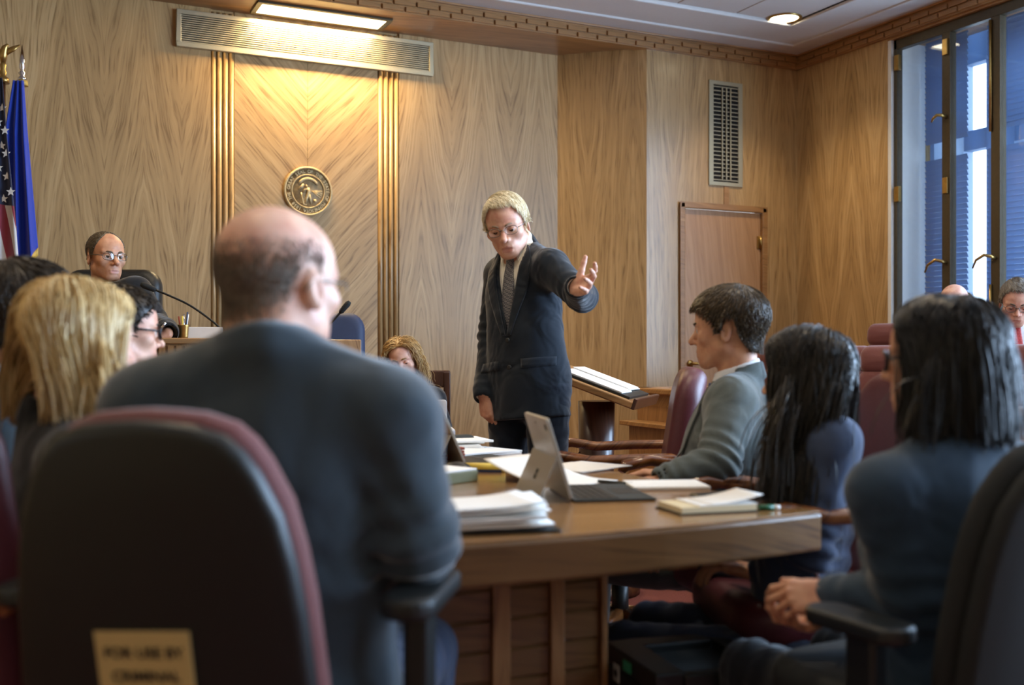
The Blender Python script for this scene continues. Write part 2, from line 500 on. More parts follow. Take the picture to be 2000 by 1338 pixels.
# door in the far wall
b = MB()
for x0, x1, z0, z1 in ((DX0 - .03, DX0 + .012, 0, DZ + .03), (DX1 - .012, DX1 + .03, 0, DZ + .03), (DX0 - .03, DX1 + .03, DZ - .012, DZ + .03)):
    b.box(x0, x1, -.022, .02, z0, z1)
door = empty('door_1', (DX0, YC, 0)); structure(door)
T = Matrix.Translation((-DX0, 0, 0))
b2 = MB()
for v in (b,): b2.add(v.v, v.f, False, T)
b2.build('door_frame', M['trim_wood'], door, bevel=.006)
b = MB(); b.box(.014, DX1 - DX0 - .014, .006, .05, .012, DZ - .014)
b.build('door_leaf', M['door'], door, bevel=.003)
for z in (1.98, 1.05, .3):
    b = MB(); b.tube([(DX1 - DX0 - .02, -.006, z - .05), (DX1 - DX0 - .02, -.006, z + .05)], .012, 10)
    b.box(DX1 - DX0 - .05, DX1 - DX0 + .015, .0, .008, z - .05, z + .05)
    b.build('hinge', M['brass'], door)
b = MB(); b.tube([(.07, .006, 1.02), (.07, -.05, 1.02), (.16, -.055, 1.02)], .011, 10); b.lathe([(.028, 0), (.028, .01), (.012, .016)], 16, M=Matrix.Translation((.07, .006, 1.02)) @ Matrix.Rotation(math.pi / 2, 4, 'X'))
b.build('door_handle', M['brass'], door)

# ------------------------------------------------------------------ windows of the right wall
def glass_mat():
    m, nt, b = new_mat('window_glass')
    nt.nodes.remove(b)
    out = nt.nodes['Material Output']
    tr = N(nt, 'ShaderNodeBsdfTransparent'); tr.inputs[0].default_value = (0.86, 0.92, 0.98, 1)
    gl = N(nt, 'ShaderNodeBsdfGlossy'); gl.inputs['Roughness'].default_value = 0.02
    lw = N(nt, 'ShaderNodeLayerWeight'); lw.inputs[0].default_value = 0.5
    fr = mth(nt, 'MULTIPLY_ADD', mth(nt, 'POWER', lw.outputs['Facing'], 4.0), .6, .05)
    mx = N(nt, 'ShaderNodeMixShader')
    nt.links.new(fr, mx.inputs[0]); nt.links.new(tr.outputs[0], mx.inputs[1]); nt.links.new(gl.outputs[0], mx.inputs[2])
    nt.links.new(mx.outputs[0], out.inputs[0])
    return m
M['glass'] = glass_mat()
def translucent_mat(name, col, thru):
    m, nt, b = new_mat(name)
    tl = N(nt, 'ShaderNodeBsdfTranslucent'); tl.inputs[0].default_value = thru
    b.inputs['Base Color'].default_value = col; b.inputs['Roughness'].default_value = .6
    n = N(nt, 'ShaderNodeTexNoise', Scale=3.0)
    mx = N(nt, 'ShaderNodeMixShader')
    nt.links.new(mth(nt, 'MULTIPLY_ADD', n.outputs['Fac'], .1, .45), mx.inputs[0]); nt.links.new(b.outputs[0], mx.inputs[1]); nt.links.new(tl.outputs[0], mx.inputs[2])
    nt.links.new(mx.outputs[0], nt.nodes['Material Output'].inputs[0])
    return m
M['blue_glow'] = translucent_mat('glowing_blue_frame', srgb(140, 160, 184), srgb(150, 178, 212))  # translucent so the frame glows, standing in for daylight reflected by the glass
M['blind'] = translucent_mat('venetian_blind_slat', srgb(150, 172, 200), srgb(158, 182, 214))
M['frost'] = plain('frosted_panel', srgb(150, 178, 214), 0.35)

def window(n, y0, y1, posts, full=True):
    """bronze inner casement window with an outer window and venetian blinds behind it"""
    w = empty('window_%d' % n, (XR, y0, 0)); structure(w)
    W = y1 - y0
    fr = MB()
    fx0, fx1 = 0.03, 0.085
    fr.box(fx0, fx1, 0, .05, WZ0, WZ1); fr.box(fx0, fx1, W - .06, W, WZ0, WZ1); fr.box(fx0, fx1, 0, W, WZ1 - .07, WZ1); fr.box(fx0, fx1, 0, W, WZ0, WZ0 + .07)
    fr.build('window_frame', M['bronze'], w, bevel=.004)
    edges = [0.05] + [p - y0 for p in posts] + [W - .06]
    edges.sort()
    for p in posts:
        MB().box(fx0 - .006, fx1, p - y0 - .036, p - y0 + .036, WZ0 + .07, WZ1 - .07).build('mullion', M['bronze'], w, bevel=.004)
    for a, c in zip(edges[:-1], edges[1:]):
        MB().box(fx0 + .022, fx0 + .03, a + .02, c - .02, WZ0 + .06, WZ1 - .06).build('pane', M['glass'], w)
    MB().box(-.05, .3, -.02, W + .0, WZ0 - .04, WZ0).build('window_sill', M['trim_wood'], w, bevel=.006)
    return w, edges
w1, e1 = window(1, 2.45, 5.87, (5.36, 4.955, 4.2, 3.6, 3.0))
w2, e2 = window(2, -0.1, 2.2, (1.05,))
w3, e3 = window(3, -2.9, -0.6, (-1.75,))
# hardware of the nearest window: hinges, pull handles, bolt rods
def hw(name, pts, r, mat='brass'):
    b = MB()
    for q in pts: b.tube(q, r, 8)
    return b.build(name, M[mat], w1)
Y0 = 2.45
for (yy, z) in ((5.80, 3.20), (5.80, 2.25), (5.36, 3.20), (5.36, 2.25)):
    MB().box(.01, .04, yy - Y0 - .022, yy - Y0 + .022, z - .055, z + .055).build('hinge', M['brass'], w1, bevel=.003)
for (yy, z) in ((5.36, 1.72), (4.955, 1.72), (5.36, 2.72)):
    y = yy - Y0
    s = 0.5 if z > 2 else 1.0
    hw('window_handle', [[(.03, y, z), (-.02, y, z + .01), (-.045, y + .03 * s, z + .02 * s), (-.05, y + .09 * s, z - .01), (-.045, y + .12 * s, z - .06 * s)]], [.012, .012, .011, .009, .006])
for (z0, z1) in ((2.55, 3.28), (0.85, 1.55)):
    y = 4.985 - Y0
    hw('bolt_rod', [[(.015, y, z0), (.015, y, z1)]], .010)
# outer window: posts and rails glow to imitate reflected daylight, blinds of separate slats
b = MB()
OX = 0.46
openings = [(5.40, 5.60), (4.35, 5.17), (3.45, 4.15), (2.6, 3.25)]
cuts = [5.95] + [v for o in openings for v in (o[1], o[0])] + [2.35]
M['pale_glow'] = translucent_mat('glowing_pale_post', srgb(170, 190, 212), srgb(206, 222, 240))  # paler copy of the frame glow, added to brighten the first pane
for i in range(0, len(cuts), 2):
    MB().box(OX, OX + .10, cuts[i + 1] - Y0, cuts[i] - Y0, WZ0 - .1, WZ1 + .1).build('outer_post', M['pale_glow' if i == 0 else 'blue_glow'], w1)
for o in openings:
    for z0, z1 in ((WZ0 - .1, WZ0 + .12), (2.56, 2.70), (3.18, WZ1 + .1)):
        MB().box(OX + .005, OX + .09, o[0] - Y0, o[1] - Y0, z0, z1).build('outer_rail', M['blue_glow'], w1)
MB().box(.42, OX + .12, 5.87 - Y0, 5.95 - Y0, WZ0 - .1, WZ1 + .1).build('outer_jamb', M['blue_glow'], w1)
# blinds hang beside the openings
blind = empty('venetian_blind', (XR + .30, 5.44, WZ0)); tag(blind, 'pale blue venetian blind hanging in the tall window beside the far wall corner', 'blind')
sl = None
for x, (ya, yb) in ((.0, (5.42, 5.80)), (.0, (4.62, 5.25))):
    for k in range(0, 66):
        z = WZ0 + .12 + k * .0385
        if 2.52 < z < 2.62: continue
        if yb > 5.5 and False: continue
        L = yb - ya
        key = 'a' if yb > 5.5 else 'b'
        if sl is None or sl[0] != key:
            q = MB().box(-.019, .019, 0, L, -.0008, .0008).build('slat', M['blind'], blind)
            sl = (key, q)
        else:
            q = sl[1].copy(); COL.objects.link(q)
        q.location = (0, ya - 5.44, z - WZ0); q.rotation_euler = (0, math.radians(64), 0)

# ------------------------------------------------------------------ fixtures on walls and ceiling
# long air grille over the chevron panel
g = empty('air_grille', (1.042, YA, 3.115)); tag(g, 'long aluminium air grille across the top of the back wall', 'grille')
GW, GH = 1.80, .245
b = MB(); b.box(0, GW, -.035, 0, 0, .03); b.box(0, GW, -.035, 0, GH - .03, GH); b.box(0, .03, -.035, 0, .03, GH - .03); b.box(GW - .03, GW, -.035, 0, .03, GH - .03)
b.build('grille_frame', M['alu'], g, bevel=.003)
MB().box(.03, GW - .03, -.008, -.001, .03, GH - .03).build('grille_backing', M['dark'], g)
s0 = None
ns = 13
for k in range(ns):
    if s0 is None: s0 = MB().box(.03, GW - .03, -.026, -.010, -.0030, .0030).build('slat', M['alu'], g); q = s0
    else: q = s0.copy(); COL.objects.link(q)
    q.location = (0, 0, .03 + (GH - .06) * (k + .5) / ns)
# vertical vent
g = empty('wall_vent', (4.955, YC, 2.405)); tag(g, 'tall narrow metal vent high on the wall above the door', 'vent')
GW, GH = .318, .815
b = MB(); b.box(0, GW, -.012, 0, 0, .03); b.box(0, GW, -.012, 0, GH - .03, GH); b.box(0, .04, -.012, 0, .03, GH - .03); b.box(GW - .04, GW, -.012, 0, .03, GH - .03)
b.build('vent_frame', M['alu'], g, bevel=.002)
MB().box(.04, GW - .04, -.003, -.001, .03, GH - .03).build('vent_backing', M['dark'], g)
s0 = None
for k in range(24):
    if s0 is None: s0 = MB().box(.04, GW - .04, -.010, -.004, -.0034, .0034).build('slat', M['alu'], g); q = s0
    else: q = s0.copy(); COL.objects.link(q)
    q.location = (0, 0, .03 + (GH - .06) * (k + .5) / 24)
for k in (-1, 0, 1):
    MB().box(GW / 2 + k * .04 - .005, GW / 2 + k * .04 + .005, -.02, -.011, .05, GH - .05).build('vent_bar', M['alu'], g, bevel=.002)
MB().box(5.10 - 4.955, 5.145 - 4.955, -.006, 0, DZ + .03 - 2.405, -.0).build('cable_cover', M['trim_wood'], g)

# trough light in the soffit
lf = empty('soffit_light', (1.55, 7.04, ZS)); tag(lf, 'glowing rectangular trough light in the soffit above the air grille', 'light')
LW, LD = .85, .20
b = MB(); b.box(-.035, LW + .035, -.035, 0, -.016, 0); b.box(-.035, LW + .035, LD, LD + .035, -.016, 0); b.box(-.035, 0, 0, LD, -.016, 0); b.box(LW, LW + .035, 0, LD, -.016, 0)
b.build('light_frame', M['bronze'], lf, bevel=.003)
b = MB()
P = [[(LW * i / 30, LD * j / 24, -.010 - .004 * (j % 2)) for j in range(25)] for i in range(31)]
b.grid(P, smooth=False); b.build('diffuser', M['lamp_glow'], lf, solid=.002)
area_light('soffit_lamp', (1.55 + LW / 2, 7.04 + LD / 2, ZS - .022), (0, 0, 0), LW * .96, LD * .9, 46, (1.0, .74, .40))

# recessed ceiling downlights
def downlight(x, y, label, power, ang=110):
    o = empty('downlight', (x, y, ZC + .01)); tag(o, label, 'light', 'recessed ceiling downlights')
    MB().lathe([(.125, 0), (.125, -.008), (.112, -.012), (.098, -.004), (.095, .03)], 32, cap=False).build('trim_ring', M['brass'], o)
    MB().lathe([(.096, -.002), (.0, -.004)], 24).build('lens', M['down_glow'], o)
    d = bpy.data.lights.new('downlight_lamp', 'SPOT'); d.energy = power; d.color = (1.0, .80, .55)
    d.spot_size = math.radians(ang); d.spot_blend = .8; d.shadow_soft_size = .09
    l = bpy.data.objects.new('downlight_lamp', d); COL.objects.link(l); l.location = (x, y, ZC - .03)
    return o
downlight(5.09, 6.12, 'round recessed downlight with brass ring near the window corner', 55)
for x, y, p, w_ in ((2.3, 4.9, 75, 'before the chevron panel'), (.4, 4.9, 75, "over the judge's bench"), (3.9, 4.7, 40, 'over the jury box'), (2.1, 2.7, 75, 'over the young man in grey'), (.3, 2.4, 50, 'over the blonde woman'), (3.9, 2.7, 45, 'over the near end of the jury rail'), (.2, .2, 12, 'behind the bald man'), (2.2, .4, 12, 'behind the woman with glasses'), (-1.2, 3.6, 25, 'near the left wall')):
    downlight(x, y, 'round recessed ceiling downlight ' + w_, p)
# ------------------------------------------------------------------ furniture helpers
def on(px, py, z):
    """point at height z seen at a pixel"""
    return at(px, py, (EYE - z) * FPX / (py - HORIZON))

def pad(b, outline, t, r, bend=0.0, bendz=0.0, M=None, crown=0.0, n=5):
    """upholstered pad: outline in x,z, thickness t along y, edge radius r"""
    w = max(abs(x) for x, z in outline); h = max(abs(z) for x, z in outline)
    prof = []
    for k in range(n + 1):
        a = math.pi / 2 * k / n
        prof.append((r * (1 - math.sin(a)), -t / 2 + r * (1 - math.cos(math.pi / 2 - a)) if False else t / 2 - r * (1 - math.cos(a))))
    # prof from face edge (inset r.. y=t/2) to rim
    prof = [(r * (1 - math.sin(math.pi / 2 * k / n)), t / 2 - r * (1 - math.cos(math.pi / 2 * k / n))) for k in range(n + 1)]
    rings = [(None, s) for s in (0.04, 0.35, 0.68)]
    m = len(outline)
    P = []
    def ring(sx, sz, y):
        P.append([(x * sx, y, z * sz) for x, z in outline])
    for s in (0.04, 0.4, 0.75):
        ring(s * (1 - r / w), s * (1 - r / h), t / 2 + crown * (1 - s * s))
    for e, y in prof: ring(1 - e / w, 1 - e / h, y)
    for e, y in prof[::-1]: ring(1 - e / w, 1 - e / h, -y)
    for s in (0.75, 0.4, 0.04):
        ring(s * (1 - r / w), s * (1 - r / h), -t / 2)
    vs = []; fs = []
    for R in P:
        for x, y, z in R: vs.append((x, y + bend * x * x + bendz * z * z, z))
    for i in range(len(P) - 1):
        for k in range(m):
            fs.append((i * m + k, i * m + (k + 1) % m, (i + 1) * m + (k + 1) % m, (i + 1) * m + k))
    fs.append(tuple(range(m))); fs.append(tuple(range((len(P) - 1) * m, len(P) * m))[::-1])
    return b.add(vs, fs, True, M)

def star_base(root, mat, h=0.40, r=0.30):
    """five-star base with casters; returns nothing, parts hang on root"""
    MB().tube([(0, 0, .10), (0, 0, h * .6), (0, 0, h * .6), (0, 0, h)], [.032, .032, .02, .02], 12).build('gas_lift', M['black'], root)
    for k in range(5):
        a = 2 * math.pi * k / 5 + .3
        c, s = math.cos(a), math.sin(a)
        MB().tube([(.02 * c, .02 * s, .12), (r * .5 * c, r * .5 * s, .105), (r * c, r * s, .075)], [.032, .026, .018], 8).build('base_arm', mat, root)
        b = MB()
        T = Matrix.Translation((r * c, r * s, .032)) @ Matrix.Rotation(a + .7, 4, 'Z')
        for sx in (-.016, .016):
            b.tube([(sx - .009, 0, 0), (sx + .009, 0, 0)], .03, 14, M=T)
        b.tube([(0, 0, .02), (0, 0, .05)], .010, 8, M=T)
        b.build('caster', M['black'], root)

def task_chair(name, loc, rz, label, shell, cushion, sign=False, bw=.46, bh=.66, zc=.70, dback=.20, tilt=9, armz=.62, armx=.30, army=.07, arml=.26):
    """black-shelled office chair facing local +y"""
    c = empty(name, loc, rz); tag(c, label, 'chair')
    half = [(0.0, 0.0), (.002, .036), (.006, .07), (.020, .108), (.042, .130), (.07, .147), (.125, .170), (.19, .183), (.26, .192), (.38, .20), (.50, .203), (.60, .198), (.655, .18), (.69, .14), (.70, .09)]
    ky, kx = bh / .70, bw / .406
    o = [(x * kx, bh / 2 - d_ * ky) for d_, x in half][::-1] + [(-x * kx, bh / 2 - d_ * ky) for d_, x in half[1:]]
    T = Matrix.Translation((0, -dback, zc)) @ Matrix.Rotation(math.radians(tilt), 4, 'X')
    b = MB(); pad(b, o, .035, .016, bend=.55, M=T @ Matrix.Translation((0, -.03, 0))); sh = b.build('back_shell', shell, c)
    rim = MB()
    pts = [Vector((x, -.03 + .55 * x * x - .012, z)) for x, z in o]
    b = MB(); pad(b, [(x * 1.0, z * .99) for x, z in o], .05, .024, bend=.55, M=T @ Matrix.Translation((0, .014, .010)), crown=.0); b.build('back_cushion', cushion, c)
    b = MB(); pad(b, rrect(.50, .48, .12, 6), .09, .035, M=Matrix.Translation((0, .08, .46)) @ Matrix.Rotation(math.pi / 2, 4, 'X')); b.build('seat', cushion, c)
    MB().box(-.04, .04, -dback - .02, .06, .385, .415).box(-.03, .03, -dback - .055, -dback - .025, .39, zc - .1).build('back_bracket', M['black'], c, bevel=.006)
    star_base(c, M['black'])
    for s in (-1, 1):
        arm = MB()
        P = rrect(.085, arml, .04, 5)
        arm.prism(P, armz - .018, armz + .014, M=Matrix.Translation((s * armx, army, 0)))
        a = arm.build('armrest', M['black'], c, bevel=.010, seg=3)
        q = MB(); q.box(s * armx - .020, s * armx + .020, army - .05, army + .015, armz - .26, armz - .016)
        q.box(min(s * armx, s * .06), max(s * armx, s * .06), .015, .07, armz - .275, armz - .25)
        q.build('arm_post', M['black'], c, bevel=.008)
    if sign:
        T2 = T @ Matrix.Translation((0, -.052, 0)) @ Matrix.Rotation(math.pi / 2, 4, 'X')
        sg = MB().box(-.066, .066, -.062, .066, -.001, .001).build('paper_sign', plain('sign_card', srgb(200, 176, 120), .7), c)
        sg.matrix_local = T @ Matrix.Translation((-.006, -.0505, .016)) @ Matrix.Rotation(math.pi / 2, 4, 'X') @ Matrix.Rotation(math.radians(2), 4, 'Z')
        for k, t in enumerate(('FOR USE BY', 'CRIMINAL', 'DIVISION STAFF')):
            lettering(t, .021 if k < 2 else .0195, 'sign_lettering', M['black'], sg, Matrix.Translation((0, .036 - k * .033, .0016)))
    return c

def lettering(text, size, name, mat, parent, Mx, extrude=.0004, bold=True):
    cu = bpy.data.curves.new(name, 'FONT'); cu.body = text; cu.size = size; cu.align_x = 'CENTER'; cu.align_y = 'CENTER'; cu.extrude = extrude
    if bold: cu.offset = size * .025
    o = bpy.data.objects.new(name, cu); COL.objects.link(o)
    dg = bpy.context.evaluated_depsgraph_get()
    me = bpy.data.meshes.new_from_object(o.evaluated_get(dg))
    bpy.data.objects.remove(o)
    me.materials.clear(); me.materials.append(mat)
    o = bpy.data.objects.new(name, me); link(o, parent); o.matrix_local = Mx
    return o

def counsel_chair(loc, rz, label, group='maroon chairs with wooden arms round the counsel table', tilt=8):
    """maroon vinyl chair with curved wooden arms, facing local +y"""
    c = empty('counsel_chair', loc, rz); tag(c, label, 'chair', group)
    o = [(x * (1 - .10 * (z / .62 + .5)), z) for x, z in rrect(.50, .60, .12, 7)]
    T = Matrix.Translation((0, -.235, .75)) @ Matrix.Rotation(math.radians(tilt), 4, 'X')
    b = MB(); pad(b, o, .10, .045, bend=.5, M=T, crown=.012); b.build('backrest', M['maroon_vinyl'], c)
    b = MB(); pad(b, rrect(.53, .50, .12, 6), .12, .045, M=Matrix.Translation((0, .03, .455)) @ Matrix.Rotation(math.pi / 2, 4, 'X'), crown=-.0); b.build('seat', M['maroon_vinyl'], c)
    MB().box(-.18, .18, -.16, .2, .375, .40).build('seat_plate', M['black'], c)
    for s in (-1, 1):
        x = s * .295
        MB().tube([(x * .93, -.27, .715), (x, -.18, .735), (x * 1.02, -.05, .732), (x * 1.02, .10, .724), (x, .20, .740), (x * .97, .29, .724), (x * .96, .305, .704)], [.018, .023, .024, .024, .025, .024, .014], 10, flat=(Vector((0, 0, 1)), .8)).build('armrest', M['arm_wood'], c)
        MB().tube([(x * 1.0, .17, .70), (x * .98, .13, .60), (x * .9, .05, .46), (x * .6, -.02, .40)], .011, 8, flat=(Vector((0, 1, 0)), .5)).build('arm_support', M['chrome'], c)
    star_base(c, M['arm_wood'], r=.31)
    return c

def jury_chair(loc, rz, label, group='maroon jury chairs'):
    c = empty('jury_chair', loc, rz); tag(c, label, 'chair', group)
    o = [(x * (1 - .06 * (z / .36 + .5)), z) for x, z in rrect(.53, .36, .05, 5)]
    T = Matrix.Translation((0, -.24, .68)) @ Matrix.Rotation(math.radians(8), 4, 'X')
    b = MB(); pad(b, o, .10, .035, bend=.35, M=T, crown=.01); b.build('backrest', M['maroon'], c)
    o2 = rrect(.50, .15, .05, 5)
    b = MB(); pad(b, o2, .11, .05, bend=.35, M=T @ Matrix.Translation((0, .004, .235)), crown=.01); b.build('head_roll', M['maroon'], c)
    b = MB(); pad(b, rrect(.53, .50, .08, 5), .11, .04, M=Matrix.Translation((0, .03, .43)) @ Matrix.Rotation(math.pi / 2, 4, 'X')); b.build('seat', M['maroon'], c)
    MB().lathe([(.16, 0), (.16, .02), (.05, .05), (.04, .37)], 20).build('pedestal', M['black'], c)
    for s in (-1, 1):
        MB().tube([(s * .29, -.22, .62), (s * .29, .0, .63), (s * .29, .20, .62), (s * .27, .22, .5), (s * .22, .1, .40)], [.022, .026, .024, .018, .016], 8).build('armrest', M['maroon'], c)
    return c

# ------------------------------------------------------------------ counsel table
TX0, TX1, TY0, TY1, TZ = 0.60, 1.645, 1.85, 3.82, 0.75
tb = empty('counsel_table', (TX0, TY0, 0)); tag(tb, 'large wooden counsel table covered with papers and tablets', 'table')
TW_, TD_ = TX1 - TX0, TY1 - TY0
front = [(TW_ * t, .035 * (1 - (2 * t - 1) ** 2) * -1 + .0) for t in [i / 12 for i in range(13)]]
outl = front + [(TW_, TD_), (0, TD_)]
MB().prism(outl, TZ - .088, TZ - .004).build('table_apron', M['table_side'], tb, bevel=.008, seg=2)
MB().prism([(x * .994 + .003, y * .994 + .005) for x, y in outl], TZ - .005, TZ).build('table_top', M['table_wood'], tb, bevel=.0015, seg=1)
bx0, bx1, by0, by1 = .12, .625, .24, TD_ - .3
MB().box(bx0, bx1, by0, by1, 0.05, TZ - .088).build('pedestal', M['table_side'], tb)
MB().box(bx0 + .03, bx1 - .03, by0 + .03, by1 - .03, 0, .06).build('plinth', M['dark_wood'], tb)
for k, (x0, x1) in enumerate(((bx0, bx0 + .05), (.345, .388), (.485, .52), (bx1 - .012, bx1 + .004))):
    MB().box(x0, x1, by0 - .014, by0, .06, TZ - .089).build('pilaster', M['bench'], tb, bevel=.003)
for x0, x1 in ((.17, .345), (.388, .485), (.52, .612)):
    for k in range(9):
        MB().box(x0 + .001, x1 - .001, by0 - .006, by0, .07 + k * .066, .07 + k * .066 + .062).build('slat', M['table_side'], tb, bevel=.003, seg=1)

# ------------------------------------------------------------------ chairs round the table
task_chair('task_chair', (at(425, 900, 1.62).x, at(425, 900, 1.62).y, 0), -YAW - math.radians(8), 'black-shelled office chair with a paper sign, holding the bald man', M['black'], M['maroon'], sign=True, bw=.43, bh=.72, zc=.665, dback=.16, tilt=10, armz=.735, armx=.30)
rb = at(1888, 900, 1.98)
task_chair('task_chair', (rb.x, rb.y, 0), math.radians(2), 'black office chair at the right edge under the woman with glasses', M['black_soft'], M['black_soft'], bw=.48, bh=.56, zc=.68, dback=.20, tilt=8, armz=.635, armx=.27, army=.0, arml=.22)
counsel_chair((2.10, 3.46, 0), math.radians(58), 'empty maroon chair with wooden arms between the lectern and the young man')
counsel_chair((2.12, 2.74, 0), math.radians(80), 'maroon chair with wooden arms under the young man in grey')
counsel_chair((1.90, 2.16, 0), math.radians(72), 'maroon chair with wooden arms under the long-haired woman in blue')
counsel_chair((0.01, 2.18, 0), math.radians(-47), 'maroon chair with wooden arm at the left edge under the blonde woman')
counsel_chair((.0, 2.82, 0), math.radians(-82), 'maroon chair under the dark-haired man at the left edge')
counsel_chair((.22, 3.44, 0), math.radians(-82), 'maroon chair under the man with black glasses at the left')

# ------------------------------------------------------------------ jury box
JX = 3.34
jb = empty('jury_box', (JX, 2.0, 0)); tag(jb, 'wood-panelled jury box front with a top rail on the right', 'jury box')
JL = 3.32
b = MB()
for k in range(8):
    MB().box(.002, .03, k * JL / 8 + .003, (k + 1) * JL / 8 - .003, .10, .86).build('panel', M['bench'], jb, bevel=.003, seg=1)
MB().box(.012, .06, 0, JL, 0, .87).build('panel_backing', M['dark_wood'], jb)
MB().box(-.005, .02, 0, JL, 0, .10).build('kick_board', M['dark_wood'], jb)
MB().box(-.035, .10, -.02, JL + .02, .868, .902).build('rail', M['trim_wood'], jb, bevel=.008)
MB().box(.0, .03, 0, JL, .80, .868).build('frieze', M['trim_wood'], jb)
MB().box(.06, 2.45, JL - .05, JL, 0, .87).box(-.02, 2.46, JL - .08, JL + .03, .868, .902).build('end_panel', M['bench'], jb, bevel=.004)
lb = MB().box(-.10, 0, 0, .62, .0, .69).build('ledge_cabinet', M['bench'], jb); lb.location = (0, 2.62, 0)
MB().box(-.13, .0, -.04, .68, .69, .715).build('ledge', M['trim_wood'], lb, bevel=.004)
MB().box(JX + .07, 4.25, 2.0, 5.25, 0, .15).build('floor_tier', M['carpet'])['kind'] = 'structure'
MB().box(4.25, XR, 2.0, 5.25, 0, .30).build('floor_tier', M['carpet'])['kind'] = 'structure'
for i, (y, lab) in enumerate(((5.02, 'maroon jury chair in front of the service door, behind the young man'), (4.50, 'maroon front-row jury chair showing only beside the young man collar'), (3.96, 'wide maroon jury chair with a seam, between the long-haired woman and the woman with glasses'), (3.30, 'maroon jury chair in the front row at the right edge before the red-tie man'))):
    jury_chair((3.86, y, .15), math.radians(90 + (8, 6, 12, 14)[i]), lab)
jury_chair((4.86, 4.95, .30), math.radians(102), 'maroon jury chair in the back row beneath the window edge')
jury_chair((5.10, 4.50, .30), math.radians(100), 'maroon back-row jury chair hidden behind the balding juror')
jury_chair((5.10, 3.98, .30), math.radians(100), 'maroon back-row jury chair under the man in the red tie')

# ------------------------------------------------------------------ judge's bench
BZ = 1.167
bench = empty('judges_bench', (.62, 4.90, 0)); tag(bench, "raised judge's bench of veneered wood with a dentil moulding", 'bench')
def bench_side(p0, p1):
    p0 = Vector((p0[0], p0[1], 0)); p1 = Vector((p1[0], p1[1], 0)); L = (p1 - p0).length
    Mx = frame(p0, p1 - p0)
    MB().box(0, L, 0, .05, 0, BZ - .075, M=Mx).build('front_panel', M['bench'], bench)
    MB().box(0, L, -.012, .05, BZ - .078, BZ - .026, M=Mx).build('frieze', M['bench'], bench)
    MB().box(0, L, -.022, .05, BZ - .088, BZ - .078, M=Mx).build('bead', M['trim_wood'], bench)
    MB().box(-.0, L, -.03, .40, BZ - .026, BZ, M=Mx).build('top_ledge', M['trim_wood'], bench, bevel=.005)
    me = None
    for k in range(int(L / .036)):
        q = MB().box(.004, .030, -.022, -.010, BZ - .070, BZ - .034, M=Mx @ Matrix.Translation((k * .036, 0, 0))).build('dentil', M['bench'], bench)
bench_side((-2.3, .62), (0, 0))
bench_side((0, 0), (.72, 0))
MB().box(.67, .72, 0, 1.6, 0, BZ - .02).build('side_panel', M['bench'], bench)
MB().box(-1.9, 1.2, 5.25, 7.28, 0, .42).build('floor_dais', M['carpet'])['kind'] = 'structure'
MB().box(1.22, 1.9, 5.9, 7.28, 0, .25).build('floor_dais', M['carpet'])['kind'] = 'structure'

# judge's chair
def padded_chair(name, loc, rz, label, mat, w=.60, h=.72, zc=.78):
    c = empty(name, loc, rz); tag(c, label, 'chair')
    T = Matrix.Translation((0, -.25, zc)) @ Matrix.Rotation(math.radians(8), 4, 'X')
    b = MB(); pad(b, rrect(w, h, .10, 6, taper=.06), .12, .05, bend=.3, M=T, crown=.015); b.build('backrest', mat, c)
    b = MB(); pad(b, rrect(w * .92, .52, .1, 6), .12, .05, M=Matrix.Translation((0, .03, .45)) @ Matrix.Rotation(math.pi / 2, 4, 'X')); b.build('seat', mat, c)
    for s in (-1, 1):
        MB().tube([(s * (w / 2 + .02), -.2, .64), (s * (w / 2 + .03), 0, .66), (s * (w / 2 + .02), .18, .65), (s * (w / 2 - .02), .2, .5), (s * (w / 2 - .1), .05, .41)], [.03, .034, .03, .02, .02], 8).build('armrest', mat, c)
    star_base(c, M['black'])
    return c
jc = at(186, 600, 5.62)
padded_chair('judge_chair', (jc.x, jc.y, .42), math.radians(180 - 25), 'black leather high-back chair behind the judge', M['black_leather'], w=.56, h=.62, zc=.83)
wc = at(630, 660, 6.1)
padded_chair('witness_chair', (wc.x, wc.y, .25), math.radians(180 - 22), 'navy upholstered chair back beside the bald head, under the seal', M['navy'], w=.46, h=.62, zc=.78)
rc = at(806, 760, 6.05)
reporter_chair = empty('reporter_chair', (rc.x, rc.y, 0), math.radians(180 - 20)); tag(reporter_chair, 'dark reddish wooden chair behind the curly-haired woman', 'chair')
MB().box(-.21, .21, -.22, -.185, .70, .79).box(-.20, .20, -.215, -.19, .58, .66).build('back_rail', M['dark_wood'], reporter_chair, bevel=.006)
MB().box(-.22, .22, -.2, .24, .42, .46).build('seat', M['dark_wood'], reporter_chair, bevel=.01)
for sx in (-.2, .2):
    MB().box(sx - .02, sx + .02, -.22, -.18, 0, .99).build('leg', M['dark_wood'], reporter_chair, bevel=.005)
    MB().box(sx - .02, sx + .02, .18, .22, 0, .42).build('leg', M['dark_wood'], reporter_chair, bevel=.005)
MB().box(-.22, .22, -.225, -.185, .90, 1.0).build('back_rail', M['dark_wood'], reporter_chair, bevel=.01)

